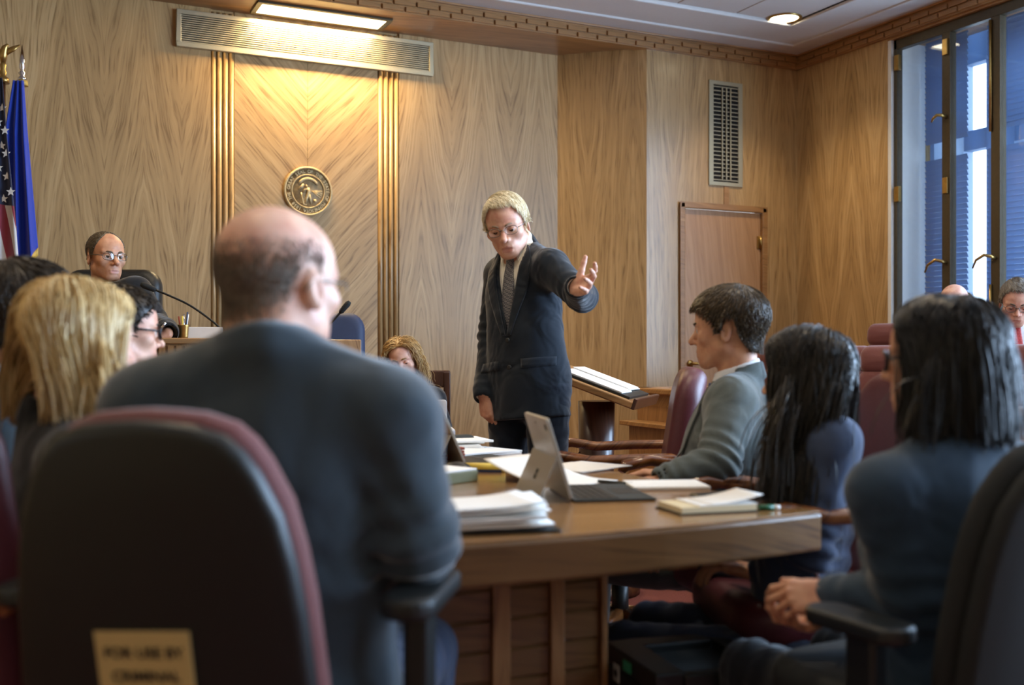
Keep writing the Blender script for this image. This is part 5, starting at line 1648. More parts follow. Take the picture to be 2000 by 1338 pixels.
        for i in range(1, m):
            gg = g if blow is None else g + blow(ql, i / seg)
            gv = np.minimum(grav, .05 + grav * i / 4) if kind == 'long' else grav
            d = d * (1 - gv) + gg * gv
            if kind == 'long' and i < 6:      # keep the face clear
                qq = (p - hc) @ R.T / s
                near = (qq[:, 1] > .02) & (np.abs(qq[:, 0]) < .075)
                d[near] += .5 * np.sign(qq[near, 0:1] - (part or 0)) * R[0]
            d /= np.maximum(np.linalg.norm(d, axis=1, keepdims=True), 1e-6)
            if wave:
                w = np.cos(2 * math.pi * i * step / wl + ph)[:, None]
                dd = d + wave * w * sidev + wave * np.sin(2 * math.pi * i * step / wl + ph * 1.7)[:, None] * self.R[1]
            else: dd = d
            p = p + dd * step[:, None]
            for fld, extra_t in ((S, thick * .75),) + tuple((c_, body_off - .5 * offs.mean()) for c_ in (collide or ())):
                v = fld.pts(p); lim = extra_t + offs
                hit = np.nonzero(v < lim)[0]
                if len(hit):
                    gr = fld.grad(p[hit])
                    p[hit] += gr * (lim[hit] - v[hit])[:, None]
                    dn = (d[hit] * gr).sum(1, keepdims=True)
                    d[hit] -= gr * np.minimum(dn, 0) * .8
            if cling:
                v = S.pts(p); lim = thick * .75 + offs
                far = np.nonzero((v > lim) & (v < .12) & ((p[:, 2] - hc[2]) > cling_z * s))[0]
                if len(far):
                    gr = S.grad(p[far]); p[far] -= gr * ((v[far] - lim[far]) * cling)[:, None]
                    dn = (d[far] * gr).sum(1, keepdims=True); d[far] -= gr * np.maximum(dn, 0) * cling
            if guide is not None:
                tgt, rate = guide(ql, p, i / seg)
                p = p + (tgt - p) * np.array((1, 1, 0.0)) * rate[:, None]
            P[:, i] = p
        if cut is not None:
            zc = hc[2] - cut + cutvar * rng.normal(size=len(P0))
            for i in range(1, m):
                a0, b0 = P[:, i - 1], P[:, i]
                t = np.clip((a0[:, 2] - zc) / np.maximum(a0[:, 2] - b0[:, 2], 1e-5), 0.02, 1)
                t = np.where(b0[:, 2] < zc, t, 1.0)
                P[:, i] = a0 + (b0 - a0) * t[:, None]
                done = b0[:, 2] < zc
                if i + 1 < m: P[done, i + 1:] = P[done, i][:, None] + np.array((0, 0, -.0006)) * np.arange(1, m - i)[None, :, None]
        tpr = 1 - (1 - taper) * np.linspace(0, 1, m) ** 1.5
        tv, tq = tubes(P.astype(np.float32), (rad * s * tpr)[None, :] * (.7 + .6 * rng.random((len(P0), 1))), 3)
        tn = tone_rng[0] + (tone_rng[1] - tone_rng[0]) * rng.random(len(P0))
        tones = np.repeat(tn, m * 3)
        if shell:
            Va = np.concatenate([Vh, tv]); Qa = np.concatenate([Qh, tq + len(Vh)])
            tone = np.concatenate([np.full(len(Vh), tone_shell) + .15 * np.sin(qs[:, 0] * 260 + qs[:, 2] * 90), tones])
        else: Va, Qa, tone = tv, tq, tones
        np_mesh(name, Va, Qa, [mat], self.o, self.base, tone=tone)
        return self

    def glasses(self, mat, w=.026, h=.019, rim=.0012, temple=.0016, y=.101, z=-.002, lens=True, half=False):
        G, b = self.G, MB()
        root = empty('glasses'); root.parent = self.o
        for sx in (-1, 1):
            pts = []
            for k in range(21):
                a = 2 * math.pi * k / 20
                cx, cz = math.cos(a), math.sin(a)
                e = .72
                x = abs(cx) ** e * (1 if cx > 0 else -1) * w; zz = abs(cz) ** e * (1 if cz > 0 else -1) * h
                pts.append(Vector(G(sx * .034 + x, y - .010 * ((x * sx) / w > 0) * (x / w) ** 2, z + zz) - self.base))
            MB().tube(pts, rim * self.sc, 6, cap=False).build('rim', mat, root)
            if lens: MB().add(pts[:-1], [tuple(range(20))]).build('lens', LENS, root)
            MB().tube([Vector(G(sx * (.034 + w), y - .010, z + .004) - self.base), Vector(G(sx * .074, y - .03, z + .006) - self.base), Vector(G(sx * .081, .01, z + .008) - self.base), Vector(G(sx * .080, -.022, z + .002) - self.base), Vector(G(sx * .078, -.034, z - .014) - self.base)], temple * self.sc, 6).build('temple', mat, root)
        MB().tube([Vector(G(-.009, y + .001, z + .004) - self.base), Vector(G(0, y + .004, z + .006) - self.base), Vector(G(.009, y + .001, z + .004) - self.base)], rim * 1.2 * self.sc, 6).build('bridge', mat, root)
        return self

    # ------------------------------------------------ clothing
    def torso_ops(self, S, inset=0.0, skirt=.0, belly=1.0, arms=True, arm_r=(.068, .054, .050, .040), bust=0.0, yoke=.062, bottom=None):
        s, g = self.sc, self.g
        T = self.T
        i_ = inset
        S.cap(self.sh[0] + self.tr * .02, self.sh[1] - self.tr * .02, (yoke - i_) * s, k=.001)
        for q, sx in zip(self.sh, (-1, 1)): S.cap(self.L(sx * .02, -.014, .004), q, (.048 - i_) * s, (.058 - i_) * s, k=.05)
        S.ell(self.L(0, .004, -.19 * s), np.array((.172 * g - i_, .118 * g - i_, .19)) * s, T, k=.06)
        S.ell(self.L(0, .012 + .02 * (belly - 1), -.36 * s), np.array((.158 * g * (.6 + .4 * belly) - i_, .116 * g * belly - i_, .20)) * s, T, k=.06)
        S.ell(self.pel - self.up * .0, np.array((.176 * g - i_, .125 * g - i_, .14)) * s, T, k=.06)
        if bust:
            for sx in (-1, 1): S.ell(self.L(sx * .075, .085, -.20), np.array((.065, .055 * bust, .065)) * s, T, k=.04)
        if arms:
            for k_ in (0, 1):
                S.cap(self.sh[k_], self.elb[k_], (arm_r[0] - i_) * s, (arm_r[1] - i_) * s, k=.03)
                S.cap(self.elb[k_], self.wri[k_], (arm_r[2] - i_) * s, (arm_r[3] - i_) * s, k=.012)
        return S
    def top(self, mat, name='jacket', res=.0085, belly=1.0, arm_r=(.068, .054, .050, .040), vneck=None, collar=None, bust=0.0, hem=None, folds=1.0, cuff=True, skirt=None, yoke=.062, rump=.003, neck_cut=.064, extra=None, collar_h=.02, collar_tilt=.35, collar_t=.007, collar_k=.008):
        """jacket or sweater; vneck=(tip below the neck, slope)"""
        S = Sdf(); s = self.sc
        self.torso_ops(S, belly=belly, arm_r=arm_r, bust=bust, yoke=yoke)
        if skirt:      # hanging lower part of a standing jacket
            S.cap(self.L(0, .01, -.36 * s), self.L(0, .004, -skirt), .150 * s * self.g, .178 * s * self.g, k=.05, flat=(self.tf, .72))
        if extra: extra(S, self)
        # neck opening
        na, NR = self.neck_axis()
        S.cap(self.neck + self.tf * .006 - na * .02, self.neck + na * .25, neck_cut * s, neck_cut * s * 1.1, k=.006, mode='sub')
        if collar: S.ring(self.neck + na * (.014 + (collar[2] if len(collar) > 2 else 0)), NR, collar[0], collar[1], collar_h, collar_t, k=collar_k, tilt=collar_tilt)
        if folds:
            for k_ in (0, 1):
                S.fold(self.elb[k_], self.elb[k_] - self.sh[k_] + .6 * (self.wri[k_] - self.elb[k_]), .085, .0055 * folds, .042, 1.0 + k_)
                S.fold(self.sh[k_] - self.up * .08, self.elb[k_] - self.sh[k_] + self.tr * (.3 - .6 * k_), .09, .0035 * folds, .06, 2.2 + k_)
                S.fold(self.wri[k_], self.wri[k_] - self.elb[k_], .07, .0025 * folds, .04, .4)
            S.fold(self.L(0, -.11, -.33), self.up + self.tr * .25, .15, .004 * folds, .075, .7)
        if rump: S.rumple(rump, 16.0, self.hc[0] * 3)
        if vneck: S.wedge(self.L(vneck[2] if len(vneck) > 2 else 0, 0, 0), self.T, -vneck[0], vneck[1], y0=.01)
        if hem is not None: S.plane(-self.up, self.L(0, 0, -hem))
        if cuff:
            for k_ in (0, 1):
                d = unit(self.wri[k_] - self.elb[k_])
                S.cap(self.wri[k_] - d * .03, self.wri[k_] + d * .08, max(.026, arm_r[3] - .015) * s, k=.001, mode='sub')
        self.topS = S
        V, Q = S.mesh(res)
        self.jacket = np_mesh(name, V, Q, [mat], self.o, self.base)
        return self
    def shirt(self, mat, res=.009, belly=1.0, collar=(.064, .068), cuffs=True, h=.020):
        S = Sdf(); self.torso_ops(S, inset=.020, belly=belly, arms=False)
        na, NR = self.neck_axis()
        S.cap(self.neck + na * .0, self.neck + na * .25, .058 * self.sc, .066 * self.sc, k=.006, mode='sub')
        S.ring(self.neck + na * .028, NR, collar[0], collar[1], h, .0060, k=.006, tilt=.38)
        self.shirtS = S
        V, Q = S.mesh(res)
        o = np_mesh('shirt', V, Q, [mat], self.o, self.base)
        if cuffs:
            for k_ in (0, 1):
                if self.hands[k_] is None: continue
                d = unit(self.wri[k_] - self.elb[k_])
                MB().tube([Vector(self.wri[k_] - d * .04 - self.base), Vector(self.wri[k_] + d * .018 - self.base)], [.031, .031], 18, cap=False).build('shirt_cuff', mat, self.o, solid=.002)
        return self
    def drape(self, name, mat, Lp, Rp, fld, off=.004, th=.004, n=24, m=7, x0=0.0):
        """ruled strip between two outlines (torso-local x, z) laid on a field from the front"""
        def poly(P, t):
            P = np.array(P, float); d = np.r_[0, np.cumsum(np.linalg.norm(np.diff(P, axis=0), axis=1))]; d /= d[-1]
            return np.stack([np.interp(t, d, P[:, 0]), np.interp(t, d, P[:, 1])], 1)
        t = np.linspace(0, 1, n); A, B = poly(Lp, t), poly(Rp, t)
        u = np.linspace(0, 1, m)
        XZ = A[:, None] * (1 - u)[None, :, None] + B[:, None] * u[None, :, None]
        xz = XZ.reshape(-1, 2)
        P = self.neck + np.outer(xz[:, 0], self.tr) + np.outer(xz[:, 1], self.up) + self.tf * .30
        for _ in range(40):
            v = fld.pts(P)
            P = P - np.outer(np.clip(v, -.01, .06) * .8, self.tf)
        y = np.clip((P - self.neck) @ self.tf, .035, .25)
        Y = y.reshape(n, m)
        for _ in range(2): Y[1:-1] = (Y[:-2] + 2 * Y[1:-1] + Y[2:]) / 4
        def layer(o_):
            return (self.neck + np.outer(xz[:, 0], self.tr) + np.outer(xz[:, 1], self.up) + np.outer(Y.ravel() + o_, self.tf) - self.base).reshape(n, m, 3)
        a, b_ = layer(off + th), layer(off)
        q = MB(); q.grid([[tuple(p) for p in r_] for r_ in a]); q.grid([[tuple(p) for p in r_] for r_ in b_])
        for e0, e1 in ((a[0], b_[0]), (a[-1], b_[-1]), (a[:, 0], b_[:, 0]), (a[:, -1], b_[:, -1])):
            q.grid([[tuple(p) for p in e0], [tuple(p) for p in e1]], smooth=False)
        return q.build(name, mat, self.o)
    def legs(self, mat, shoe=None, r=(.092, .066, .056), res=.011, name='trousers', hip=1.0):
        S = Sdf(); s = self.sc
        S.ell(self.pel - self.z * .03, np.array((.168 * hip, .115 * hip, .12)) * s, np.stack([self.r, self.f, self.z]), k=.001)
        for k_ in (0, 1):
            S.cap(self.hip[k_], self.knee[k_], r[0] * s, r[1] * s, k=.03); S.cap(self.knee[k_], self.ank[k_], r[1] * s, r[2] * s, k=.015)
            S.fold(self.knee[k_], self.knee[k_] - self.hip[k_], .09, .005, .05, k_)
            S.fold(self.hip[k_] + .2 * (self.knee[k_] - self.hip[k_]), self.knee[k_] - self.hip[k_], .10, .005, .06, k_ + 1)
        S.rumple(.003, 18, 1.0)
        V, Q = S.mesh(res)
        np_mesh(name, V, Q, [mat], self.o, self.base)
        if shoe is not None:
            for k_ in (0, 1):
                F = Sdf(); a = self.ank[k_]; fl = np.array((a[0], a[1], 0.0)) * 1
                z0 = max(0.0, a[2] - .09)
                c = np.array((a[0], a[1], z0))
                F.cap(c + self.z * .045 - self.f * .05, c + self.z * .04 + self.f * .16, .038, .032, k=.02); F.cap(c + self.z * .05, c + self.z * .10, .04, .042, k=.02)
                F.plane((0, 0, -1), (0, 0, z0 + .002))
                V, Q = F.mesh(.008, newton=0); np_mesh('shoe', V, Q, [shoe], self.o, self.base)
        return self
EYE_WHITE = plain('eye_white', srgb(222, 214, 206), .25)
IRIS_BROWN = plain('iris_brown', srgb(70, 48, 30), .2)
IRIS_BLUE = plain('iris_grey', srgb(90, 104, 112), .2)
PUPIL = plain('pupil', srgb(12, 10, 10), .1)
def lens_mat():
    m, nt, b = new_mat('spectacle_lens'); nt.nodes.remove(b)
    tr = N(nt, 'ShaderNodeBsdfTransparent'); tr.inputs[0].default_value = (.94, .95, .95, 1)
    gl = N(nt, 'ShaderNodeBsdfGlossy'); gl.inputs['Roughness'].default_value = .03
    mx = N(nt, 'ShaderNodeMixShader'); mx.inputs[0].default_value = .07
    nt.links.new(tr.outputs[0], mx.inputs[1]); nt.links.new(gl.outputs[0], mx.inputs[2]); nt.links.new(mx.outputs[0], nt.nodes['Material Output'].inputs[0])
    return m
LENS = lens_mat()
# ------------------------------------------------------------------ people
M['skin_fair'] = skin('skin_fair', srgb(232, 184, 158), srgb(216, 156, 132))
M['skin_ruddy'] = skin('skin_ruddy', srgb(220, 172, 146), srgb(200, 140, 118))
M['skin_tan'] = skin('skin_tan', srgb(205, 152, 118), srgb(186, 128, 98))
M['lip_m'] = skin('lip_pale', srgb(200, 140, 120), srgb(186, 124, 108))
M['lip'] = skin('lip', srgb(186, 112, 100), srgb(170, 96, 90))
M['suit_navy'] = cloth('navy_suit', srgb(18, 25, 33), srgb(27, 35, 45))
M['suit_trouser'] = cloth('navy_trouser', srgb(20, 26, 36), srgb(28, 36, 48))
M['suit_green'] = cloth('dark_slate_suit', srgb(44, 56, 64), srgb(58, 70, 78), fscale=5.0, sheen=.6)
M['suit_grey'] = cloth('grey_suit', srgb(70, 76, 74), srgb(92, 98, 94))
M['blazer_blue'] = cloth('slate_blue_blazer', srgb(52, 62, 84), srgb(66, 78, 100))
M['black_cloth'] = cloth('black_cloth', srgb(20, 22, 24), srgb(30, 32, 34))
M['robe'] = cloth('judicial_robe', srgb(14, 15, 17), srgb(22, 23, 26), fscale=5, fold=.5)
M['knit_navy'] = cloth('dark_teal_knit', srgb(38, 54, 70), srgb(48, 66, 82), fscale=6)
M['knit_black'] = cloth('black_knit', srgb(18, 22, 28), srgb(28, 32, 38), weave=500)
M['jury_suit'] = cloth('juror_grey_suit', srgb(62, 66, 64), srgb(80, 84, 82))
M['jeans'] = cloth('blue_trousers', srgb(54, 66, 88), srgb(70, 82, 104))
M['shirt_cream'] = cloth('cream_shirt', srgb(240, 234, 216), srgb(246, 242, 228), fold=.15)
M['shirt_white'] = cloth('white_shirt', srgb(226, 228, 230), srgb(238, 238, 238), fold=.15)
M['shoe'] = plain('black_shoe_leather', srgb(18, 16, 15), .3)
def tie_mat(name, c1, c2, sc):
    m, nt, b = new_mat(name); L = nt.links.new
    tc = nt.nodes.new('ShaderNodeTexCoord'); ck = N(nt, 'ShaderNodeTexChecker', Scale=sc)
    L(tc.outputs['Object'], ck.inputs['Vector']); ck.inputs['Color1'].default_value = c1; ck.inputs['Color2'].default_value = c2
    L(ck.outputs[0], b.inputs['Base Color']); b.inputs['Roughness'].default_value = .5; b.inputs['Sheen Weight'].default_value = .2
    return m
M['tie_grey'] = tie_mat('checked_tie', srgb(46, 48, 58), srgb(120, 116, 116), 170)
M['tie_blue'] = tie_mat('dotted_blue_tie', srgb(40, 44, 110), srgb(58, 60, 130), 120)
M['tie_red'] = tie_mat('red_tie', srgb(170, 40, 40), srgb(190, 60, 56), 90)
M['h_white'] = hair_mat('white_hair', srgb(206, 190, 152), srgb(236, 222, 188), srgb(250, 242, 220))
M['h_dark'] = hair_mat('dark_brown_hair', srgb(30, 24, 18), srgb(48, 38, 28), srgb(70, 56, 40))
M['h_brown'] = hair_mat('brown_hair', srgb(46, 36, 24), srgb(72, 58, 40), srgb(104, 86, 60))
M['h_black'] = hair_mat('black_hair', srgb(16, 15, 15), srgb(26, 24, 23), srgb(46, 42, 38), rough=.36)
M['h_black2'] = hair_mat('soft_black_hair', srgb(20, 18, 16), srgb(38, 34, 28), srgb(72, 64, 54), rough=.34)
M['h_blonde'] = hair_mat('blonde_hair', srgb(160, 124, 72), srgb(212, 178, 118), srgb(238, 214, 162), rough=.38)
M['h_curly'] = hair_mat('curly_blonde_hair', srgb(136, 102, 56), srgb(190, 150, 92), srgb(224, 190, 130))
M['h_grey'] = hair_mat('grey_hair', srgb(84, 74, 62), srgb(120, 108, 92), srgb(156, 146, 130))
M['h_stubble'] = hair_mat('cropped_grey_hair', srgb(92, 80, 66), srgb(128, 114, 98), srgb(160, 148, 132))
M['h_judge'] = hair_mat('greying_brown_hair', srgb(70, 60, 46), srgb(100, 88, 70), srgb(140, 126, 106))
M['brow_brown'] = plain('brown_brow', srgb(92, 76, 58), .8)
M['brow_grey'] = plain('grey_brow', srgb(150, 126, 104), .8)
M['wire'] = plain('wire_rims', srgb(120, 116, 110), .25, metal=.9)
M['frame_black'] = plain('black_spectacle_frame', srgb(18, 20, 26), .25)

# 1 --- standing attorney
A = Person('white-haired man in a navy suit standing and gesturing with one hand', at(990, 440, 4.22), 190, 214, sc=1.01, pitch=20, roll=10, sw=.195, girth=.98, neckf=.06, standing=True, lean=(-.10, .03), drop=.095)
A.sh[0] = np.array(at(1078, 522, 4.14)); A.elb[0] = np.array(at(1136, 580, 3.97)); A.wri[0] = np.array(at(1126, 562, 3.73))
A.sh[1] = np.array(at(978, 536, 4.44)); A.elb[1] = np.array(at(960, 655, 4.42)); A.wri[1] = np.array(at(946, 768, 4.26))
dv = lambda px, py, dd: np.array(CR) * px - np.array((0, 0, 1.0)) * py + np.array(CF) * dd
A.hands[0] = (dv(.40, -.10, -.80), dv(.75, .30, .45), [(.25, .3, .15), (.35, .35, .2), (.45, .4, .2), (.55, .4, .2)], (.95, .35, .1), .16, -.1)
A.hands[1] = (dv(.12, 1.0, -.10), dv(-.75, .0, -.65), [(.5, .7, .4), (.7, .8, .4), (.8, .85, .4), (.85, .8, .4)], (.45, .9, .35), .04)
A.body(M['skin_ruddy'], M['lip_m'], res=.003, nose=1.15, mouth_open=.006, brow_m=M['brow_grey'], lid=12, hand_res=.0028, iris=IRIS_BROWN)
A.hair(M['h_white'], 'short', thick=.012, sides=.05, front_z=.020, n=5200, length=.026, rad=.0012, comb='crown', crown=(.045, -.03, .09), lift=.26, grav=.0, off=(-.002, .004), cling=.4, cling_z=-.2, seed=3, tone_shell=.45)
A.glasses(M['wire'], w=.024, h=.016)
def skirt_cut(S, p): pass
A.top(M['suit_navy'], res=.0075, belly=1.06, hem=.67, skirt=.71, vneck=(.335, .22, 0.0), collar=(.072, .074), collar_h=.016, arm_r=(.064, .054, .052, .045), yoke=.055)
A.shirt(M['shirt_cream'], belly=1.04, res=.006)
A.drape('tie', M['tie_grey'], [(-.014, -.012), (-.018, -.05), (-.030, -.20), (-.038, -.30), (-.006, -.345)], [(.014, -.012), (.018, -.05), (.030, -.20), (.038, -.30), (.006, -.345)], A.shirtS, off=.002, th=.006)
MB().tube([Vector(A.L(0, .085, .012) - A.base), Vector(A.L(0, .105, -.028) - A.base)], [.022, .014], 8, flat=(Vector(A.tf), .6)).build('tie_knot', M['tie_grey'], A.o)
for sx in (-1, 1):
    A.drape('lapel', M['suit_navy'], [(sx * .052, .02), (sx * .066, -.05), (sx * .042, -.17), (sx * .004, -.345)], [(sx * .085, .0), (sx * .125, -.065), (sx * .094, -.17), (sx * .020, -.345)], A.topS, off=.003, th=.005)
    A.drape('shirt_collar', M['shirt_cream'], [(sx * .012, .0), (sx * .03, -.03), (sx * .045, -.055)], [(sx * .052, .03), (sx * .055, .01), (sx * .05, -.045)], A.shirtS, off=.010, th=.003)
for x in (.10, -.11):
    A.drape('pocket_flap', M['suit_navy'], [(x - .055, -.44), (x - .055, -.475)], [(x + .055, -.44), (x + .055, -.475)], A.topS, off=.001, th=.004, n=4, m=10)
for zz in (-.365, -.47):
    MB().lathe([(.009, 0), (.009, .004), (.006, .005)], 14, M=Matrix.Translation(Vector(A.L(-.01, .146, zz) - A.base)) @ Vector(A.tf).to_track_quat('Z', 'Y').to_matrix().to_4x4()).build('button', M['black'], A.o)
A.legs(M['suit_trouser'], M['shoe'], hip=1.0)

# 2 --- bald man from behind
B = Person('bald man in a dark slate suit seen from behind in the foreground', at(546, 556, 1.74), 29, 8, sc=1.05, pitch=2, sw=.19, girth=1.15, neckf=.0, lean=(0.0, .02), drop=.130)
B.sh[0] = B.L(-.200, .0, -.075); B.sh[1] = B.L(.196, .0, -.085)
B.elb[1] = np.array(at(812, 1050, 1.66)); B.wri[1] = np.array(at(835, 1080, 1.90))
B.elb[0] = B.sh[0] + B.tr * -.06 - B.up * .28 + B.tf * .06; B.wri[0] = B.elb[0] + B.tf * .24 + B.tr * .08
B.hands[1] = (B.tf, B.up, RELAX, (.7, .6, .2)); B.hands[0] = (B.tf, B.up, RELAX, (.7, .6, .2))
B.body(M['skin_fair'], M['lip_m'], res=.0036, neck_r=.064, full=1.06, brow_m=M['h_grey'])
B.hair(M['h_stubble'], 'bald', thick=.0025, shell_min=.055, n=7000, length=.011, seg=2, rad=.0009, comb='crown', crown=(0, -.02, .12), lift=.10, grav=.1, off=(-.003, .001), top=lambda q: .066 + .10 * np.abs(q[:, 0]) - .25 * np.maximum(q[:, 1] + .02, 0) - q[:, 2], edge=.06, seed=8, tone_shell=.5)
B.glasses(M['wire'], lens=False)
B.top(M['suit_green'], res=.0085, belly=1.05, collar=(.076, .080, .000), collar_h=.012, collar_t=.012, collar_k=.03, yoke=.068, arm_r=(.074, .064, .060, .046), neck_cut=.056, folds=1.3, rump=.004, extra=lambda S, p: [S.cap(p.L(sx * .02, -.02, .03), p.sh[k_] + p.up * .012, .046, .060, k=.05) for k_, sx in ((0, -1), (1, 1))])
B.shirt(M['shirt_white'], cuffs=False)
B.legs(M['jeans'], M['shoe'])

# 3 --- blonde woman
C_ = Person('woman with blonde bobbed hair seen from behind at the left', at(158, 668, 2.02), 44, 60, sc=.97, pitch=4, sw=.175, girth=.92)
C_.hands = [(C_.tf, C_.up, RELAX, (.7, .6, .2)), (C_.tf, C_.up, RELAX, (.7, .6, .2))]
C_.body(M['skin_fair'], M['lip'], female=True, res=.004, neck_r=.050, jaw=.9, nose=.9)
C_.top(M['black_cloth'], res=.010, bust=1.0, arm_r=(.060, .048, .045, .036), yoke=.055, collar=(.068, .07))
C_.hair(M['h_blonde'], 'long', thick=.010, n=4200, length=.40, seg=14, rad=.0017, comb='part', part=.01, lift=.10, grav=.25, cling=.7, cling_z=.012, off=(.0, .010), seed=4, cut=.128, cutvar=.014, tone_shell=.35, lenvar=.15, taper=.5, wave=.03, wl=.18)
C_.legs(M['black_cloth'], M['shoe'])

# 4 --- dark-haired man at the left edge
D_ = Person('dark-haired man at the left edge, half hidden by the blonde woman', at(62, 615, 2.55), 42, 80, sc=1.02, sw=.19)
D_.hands = [(D_.tf, D_.up, RELAX, (.7, .6, .2)), (D_.tf, D_.up, RELAX, (.7, .6, .2))]
D_.body(M['skin_fair'], M['lip_m'], res=.0042)
D_.hair(M['h_dark'], 'short', thick=.015, n=1600, length=.030, rad=.0018, lift=.12, seed=5, off=(0, .008), grav=.06)
D_.top(M['suit_green'], res=.011, collar=(.072, .074)); D_.shirt(M['shirt_white'], cuffs=False, res=.011); D_.legs(M['suit_green'], M['shoe'])

# 5 --- man with black glasses
E_ = Person('man with short dark hair and black glasses looking right behind the blonde woman', at(238, 646, 3.02), 58, 78, sc=1.0, pitch=3, sw=.185)
E_.hands = [(E_.tf, E_.up, RELAX, (.7, .6, .2)), (E_.tf, E_.up, RELAX, (.7, .6, .2))]
E_.body(M['skin_fair'], M['lip_m'], res=.0036, brow_m=M['h_dark'])
E_.hair(M['h_dark'], 'short', thick=.014, sides=.4, n=1500, length=.020, rad=.0018, lift=.2, seed=6, off=(0, .007), grav=.03)
E_.glasses(M['frame_black'], rim=.0028, temple=.0032, w=.026, h=.018)
E_.top(M['suit_navy'], res=.011, collar=(.072, .074)); E_.shirt(M['shirt_white'], cuffs=False, res=.011); E_.legs(M['suit_trouser'], M['shoe'])

# 6 --- judge
F_ = Person('judge in a black robe with glasses seated behind the bench', at(207, 502, 5.2), 134, 160, sc=1.02, pitch=2, sw=.20, girth=1.1)
F_.sh[0] = np.array(at(262, 575, 5.15)); F_.elb[0] = np.array(at(302, 640, 5.12)); F_.wri[0] = np.array(at(327, 650, 4.92))
F_.hands[0] = (dv(-.85, .10, -.35), dv(.1, -.75, -.6), [(.9, .9, .5)] * 4, (.6, .8, .4)); F_.hands[1] = (F_.tf, F_.up, RELAX, (.7, .6, .2))
F_.elb[1] = F_.sh[1] - F_.up * .22 + F_.tr * .10 + F_.tf * .08; F_.wri[1] = F_.elb[1] + F_.tf * .15 - F_.tr * .1 + np.array((0, 0, .03))
F_.body(M['skin_tan'], M['lip_m'], res=.0032, brow_m=M['brow_brown'], nose=1.15, hand_res=.0032)
F_.hair(M['h_judge'], 'receding', thick=.004, edge=.02, n=2600, length=.013, rad=.0013, lift=.08, seed=7, off=(0, .002), comb='back', grav=.02)
F_.glasses(M['wire'], w=.025, h=.017, rim=.0015, temple=.0022)
F_.top(M['robe'], name='robe', res=.0095, arm_r=(.085, .078, .075, .052), collar=(.072, .074), folds=1.6, rump=.006, belly=1.1, yoke=.07)
F_.shirt(M['shirt_white'], cuffs=False, res=.010); F_.legs(M['robe'], M['shoe'])

# 7 --- court reporter
G_ = Person('woman with curly blonde hair in a black top seated by the back wall', at(788, 704, 5.9), 186, 180, sc=.97, pitch=10, roll=11, sw=.175, girth=1.0)
G_.elb[0] = G_.sh[0] - G_.up * .26 - G_.tr * .07 + G_.tf * .04; G_.wri[0] = G_.elb[0] + G_.tf * .2 + G_.tr * .03 - G_.up * .03
G_.elb[1] = G_.sh[1] - G_.up * .26 + G_.tr * .06 + G_.tf * .04; G_.wri[1] = G_.elb[1] + G_.tf * .2 - G_.tr * .03 - G_.up * .03
G_.hands = [(G_.tf, G_.up, RELAX, (.7, .6, .2)), (G_.tf, G_.up, RELAX, (.7, .6, .2))]
G_.body(M['skin_fair'], M['lip'], female=True, res=.0030, neck_r=.048, jaw=.9, nose=.9, brow_m=M['h_curly'], lid=24)
G_.top(M['knit_black'], name='sweater', res=.0095, bust=1.1, arm_r=(.064, .052, .048, .038), collar=(.066, .068), yoke=.056)
G_.hair(M['h_curly'], 'long', thick=.012, n=1300, length=.22, seg=16, rad=.0016, comb='crown', crown=(0, .0, .10), lift=.45, grav=.14, off=(.0, .02), seed=9, cling=.3, cling_z=.03, cut=.12, cutvar=.03, collide=[G_.topS], wave=.45, wl=.05, lenvar=.5, taper=.4, tone_shell=.3)
G_.legs(M['black_cloth'], M['shoe'])

# 8 --- young man in grey
H_ = Person('young man with brown hair in a grey suit listening in profile', at(1420, 642, 3.37), -68, -74, sc=1.03, pitch=4, sw=.20, girth=1.12, lean=(0, .10))
H_.sh[0] = np.array(at(1428, 790, 3.22)); H_.elb[0] = np.array(at(1405, 905, 3.08)); H_.wri[0] = np.array(at(1300, 938, 3.05))
H_.elb[1] = H_.sh[1] - H_.up * .24 + H_.tf * .12; H_.wri[1] = H_.elb[1] + H_.tf * .24 - H_.tr * .06
H_.wri[1] = np.array(at(1318, 930, 3.3)); H_.elb[1] = np.array(at(1400, 900, 3.5))
H_.hands = [(H_.tf - .2 * H_.z, H_.up, RELAX, (.7, .6, .2)), (H_.tf, H_.up, RELAX, (.7, .6, .2))]
H_.body(M['skin_tan'], M['lip_m'], res=.0034, brow_m=M['h_brown'], nose=1.05, full=1.05)
H_.hair(M['h_brown'], 'short', thick=.018, sides=.5, n=4200, length=.030, seg=5, rad=.0014, comb='crown', crown=(0, -.05, .105), lift=.12, grav=.0, off=(0, .008), cling=.4, cling_z=-.2, seed=10, tone_shell=.3)
H_.top(M['suit_grey'], res=.0085, belly=1.08, vneck=(.34, .24), collar=(.074, .078, .004), collar_h=.022, folds=1.4, arm_r=(.074, .060, .056, .044))
H_.shirt(M['shirt_white'], h=.024, res=.006)
H_.drape('tie', M['tie_blue'], [(-.014, -.01), (-.022, -.06), (-.040, -.33)], [(.014, -.01), (.022, -.06), (.040, -.33)], H_.shirtS, off=.003, th=.006)
for sx in (-1, 1):
    H_.drape('lapel', M['suit_grey'], [(sx * .055, .02), (sx * .068, -.06), (sx * .046, -.19), (sx * .006, -.35)], [(sx * .085, .0), (sx * .125, -.075), (sx * .095, -.19), (sx * .022, -.35)], H_.topS, off=.003, th=.005)
H_.legs(M['suit_grey'], M['shoe'])

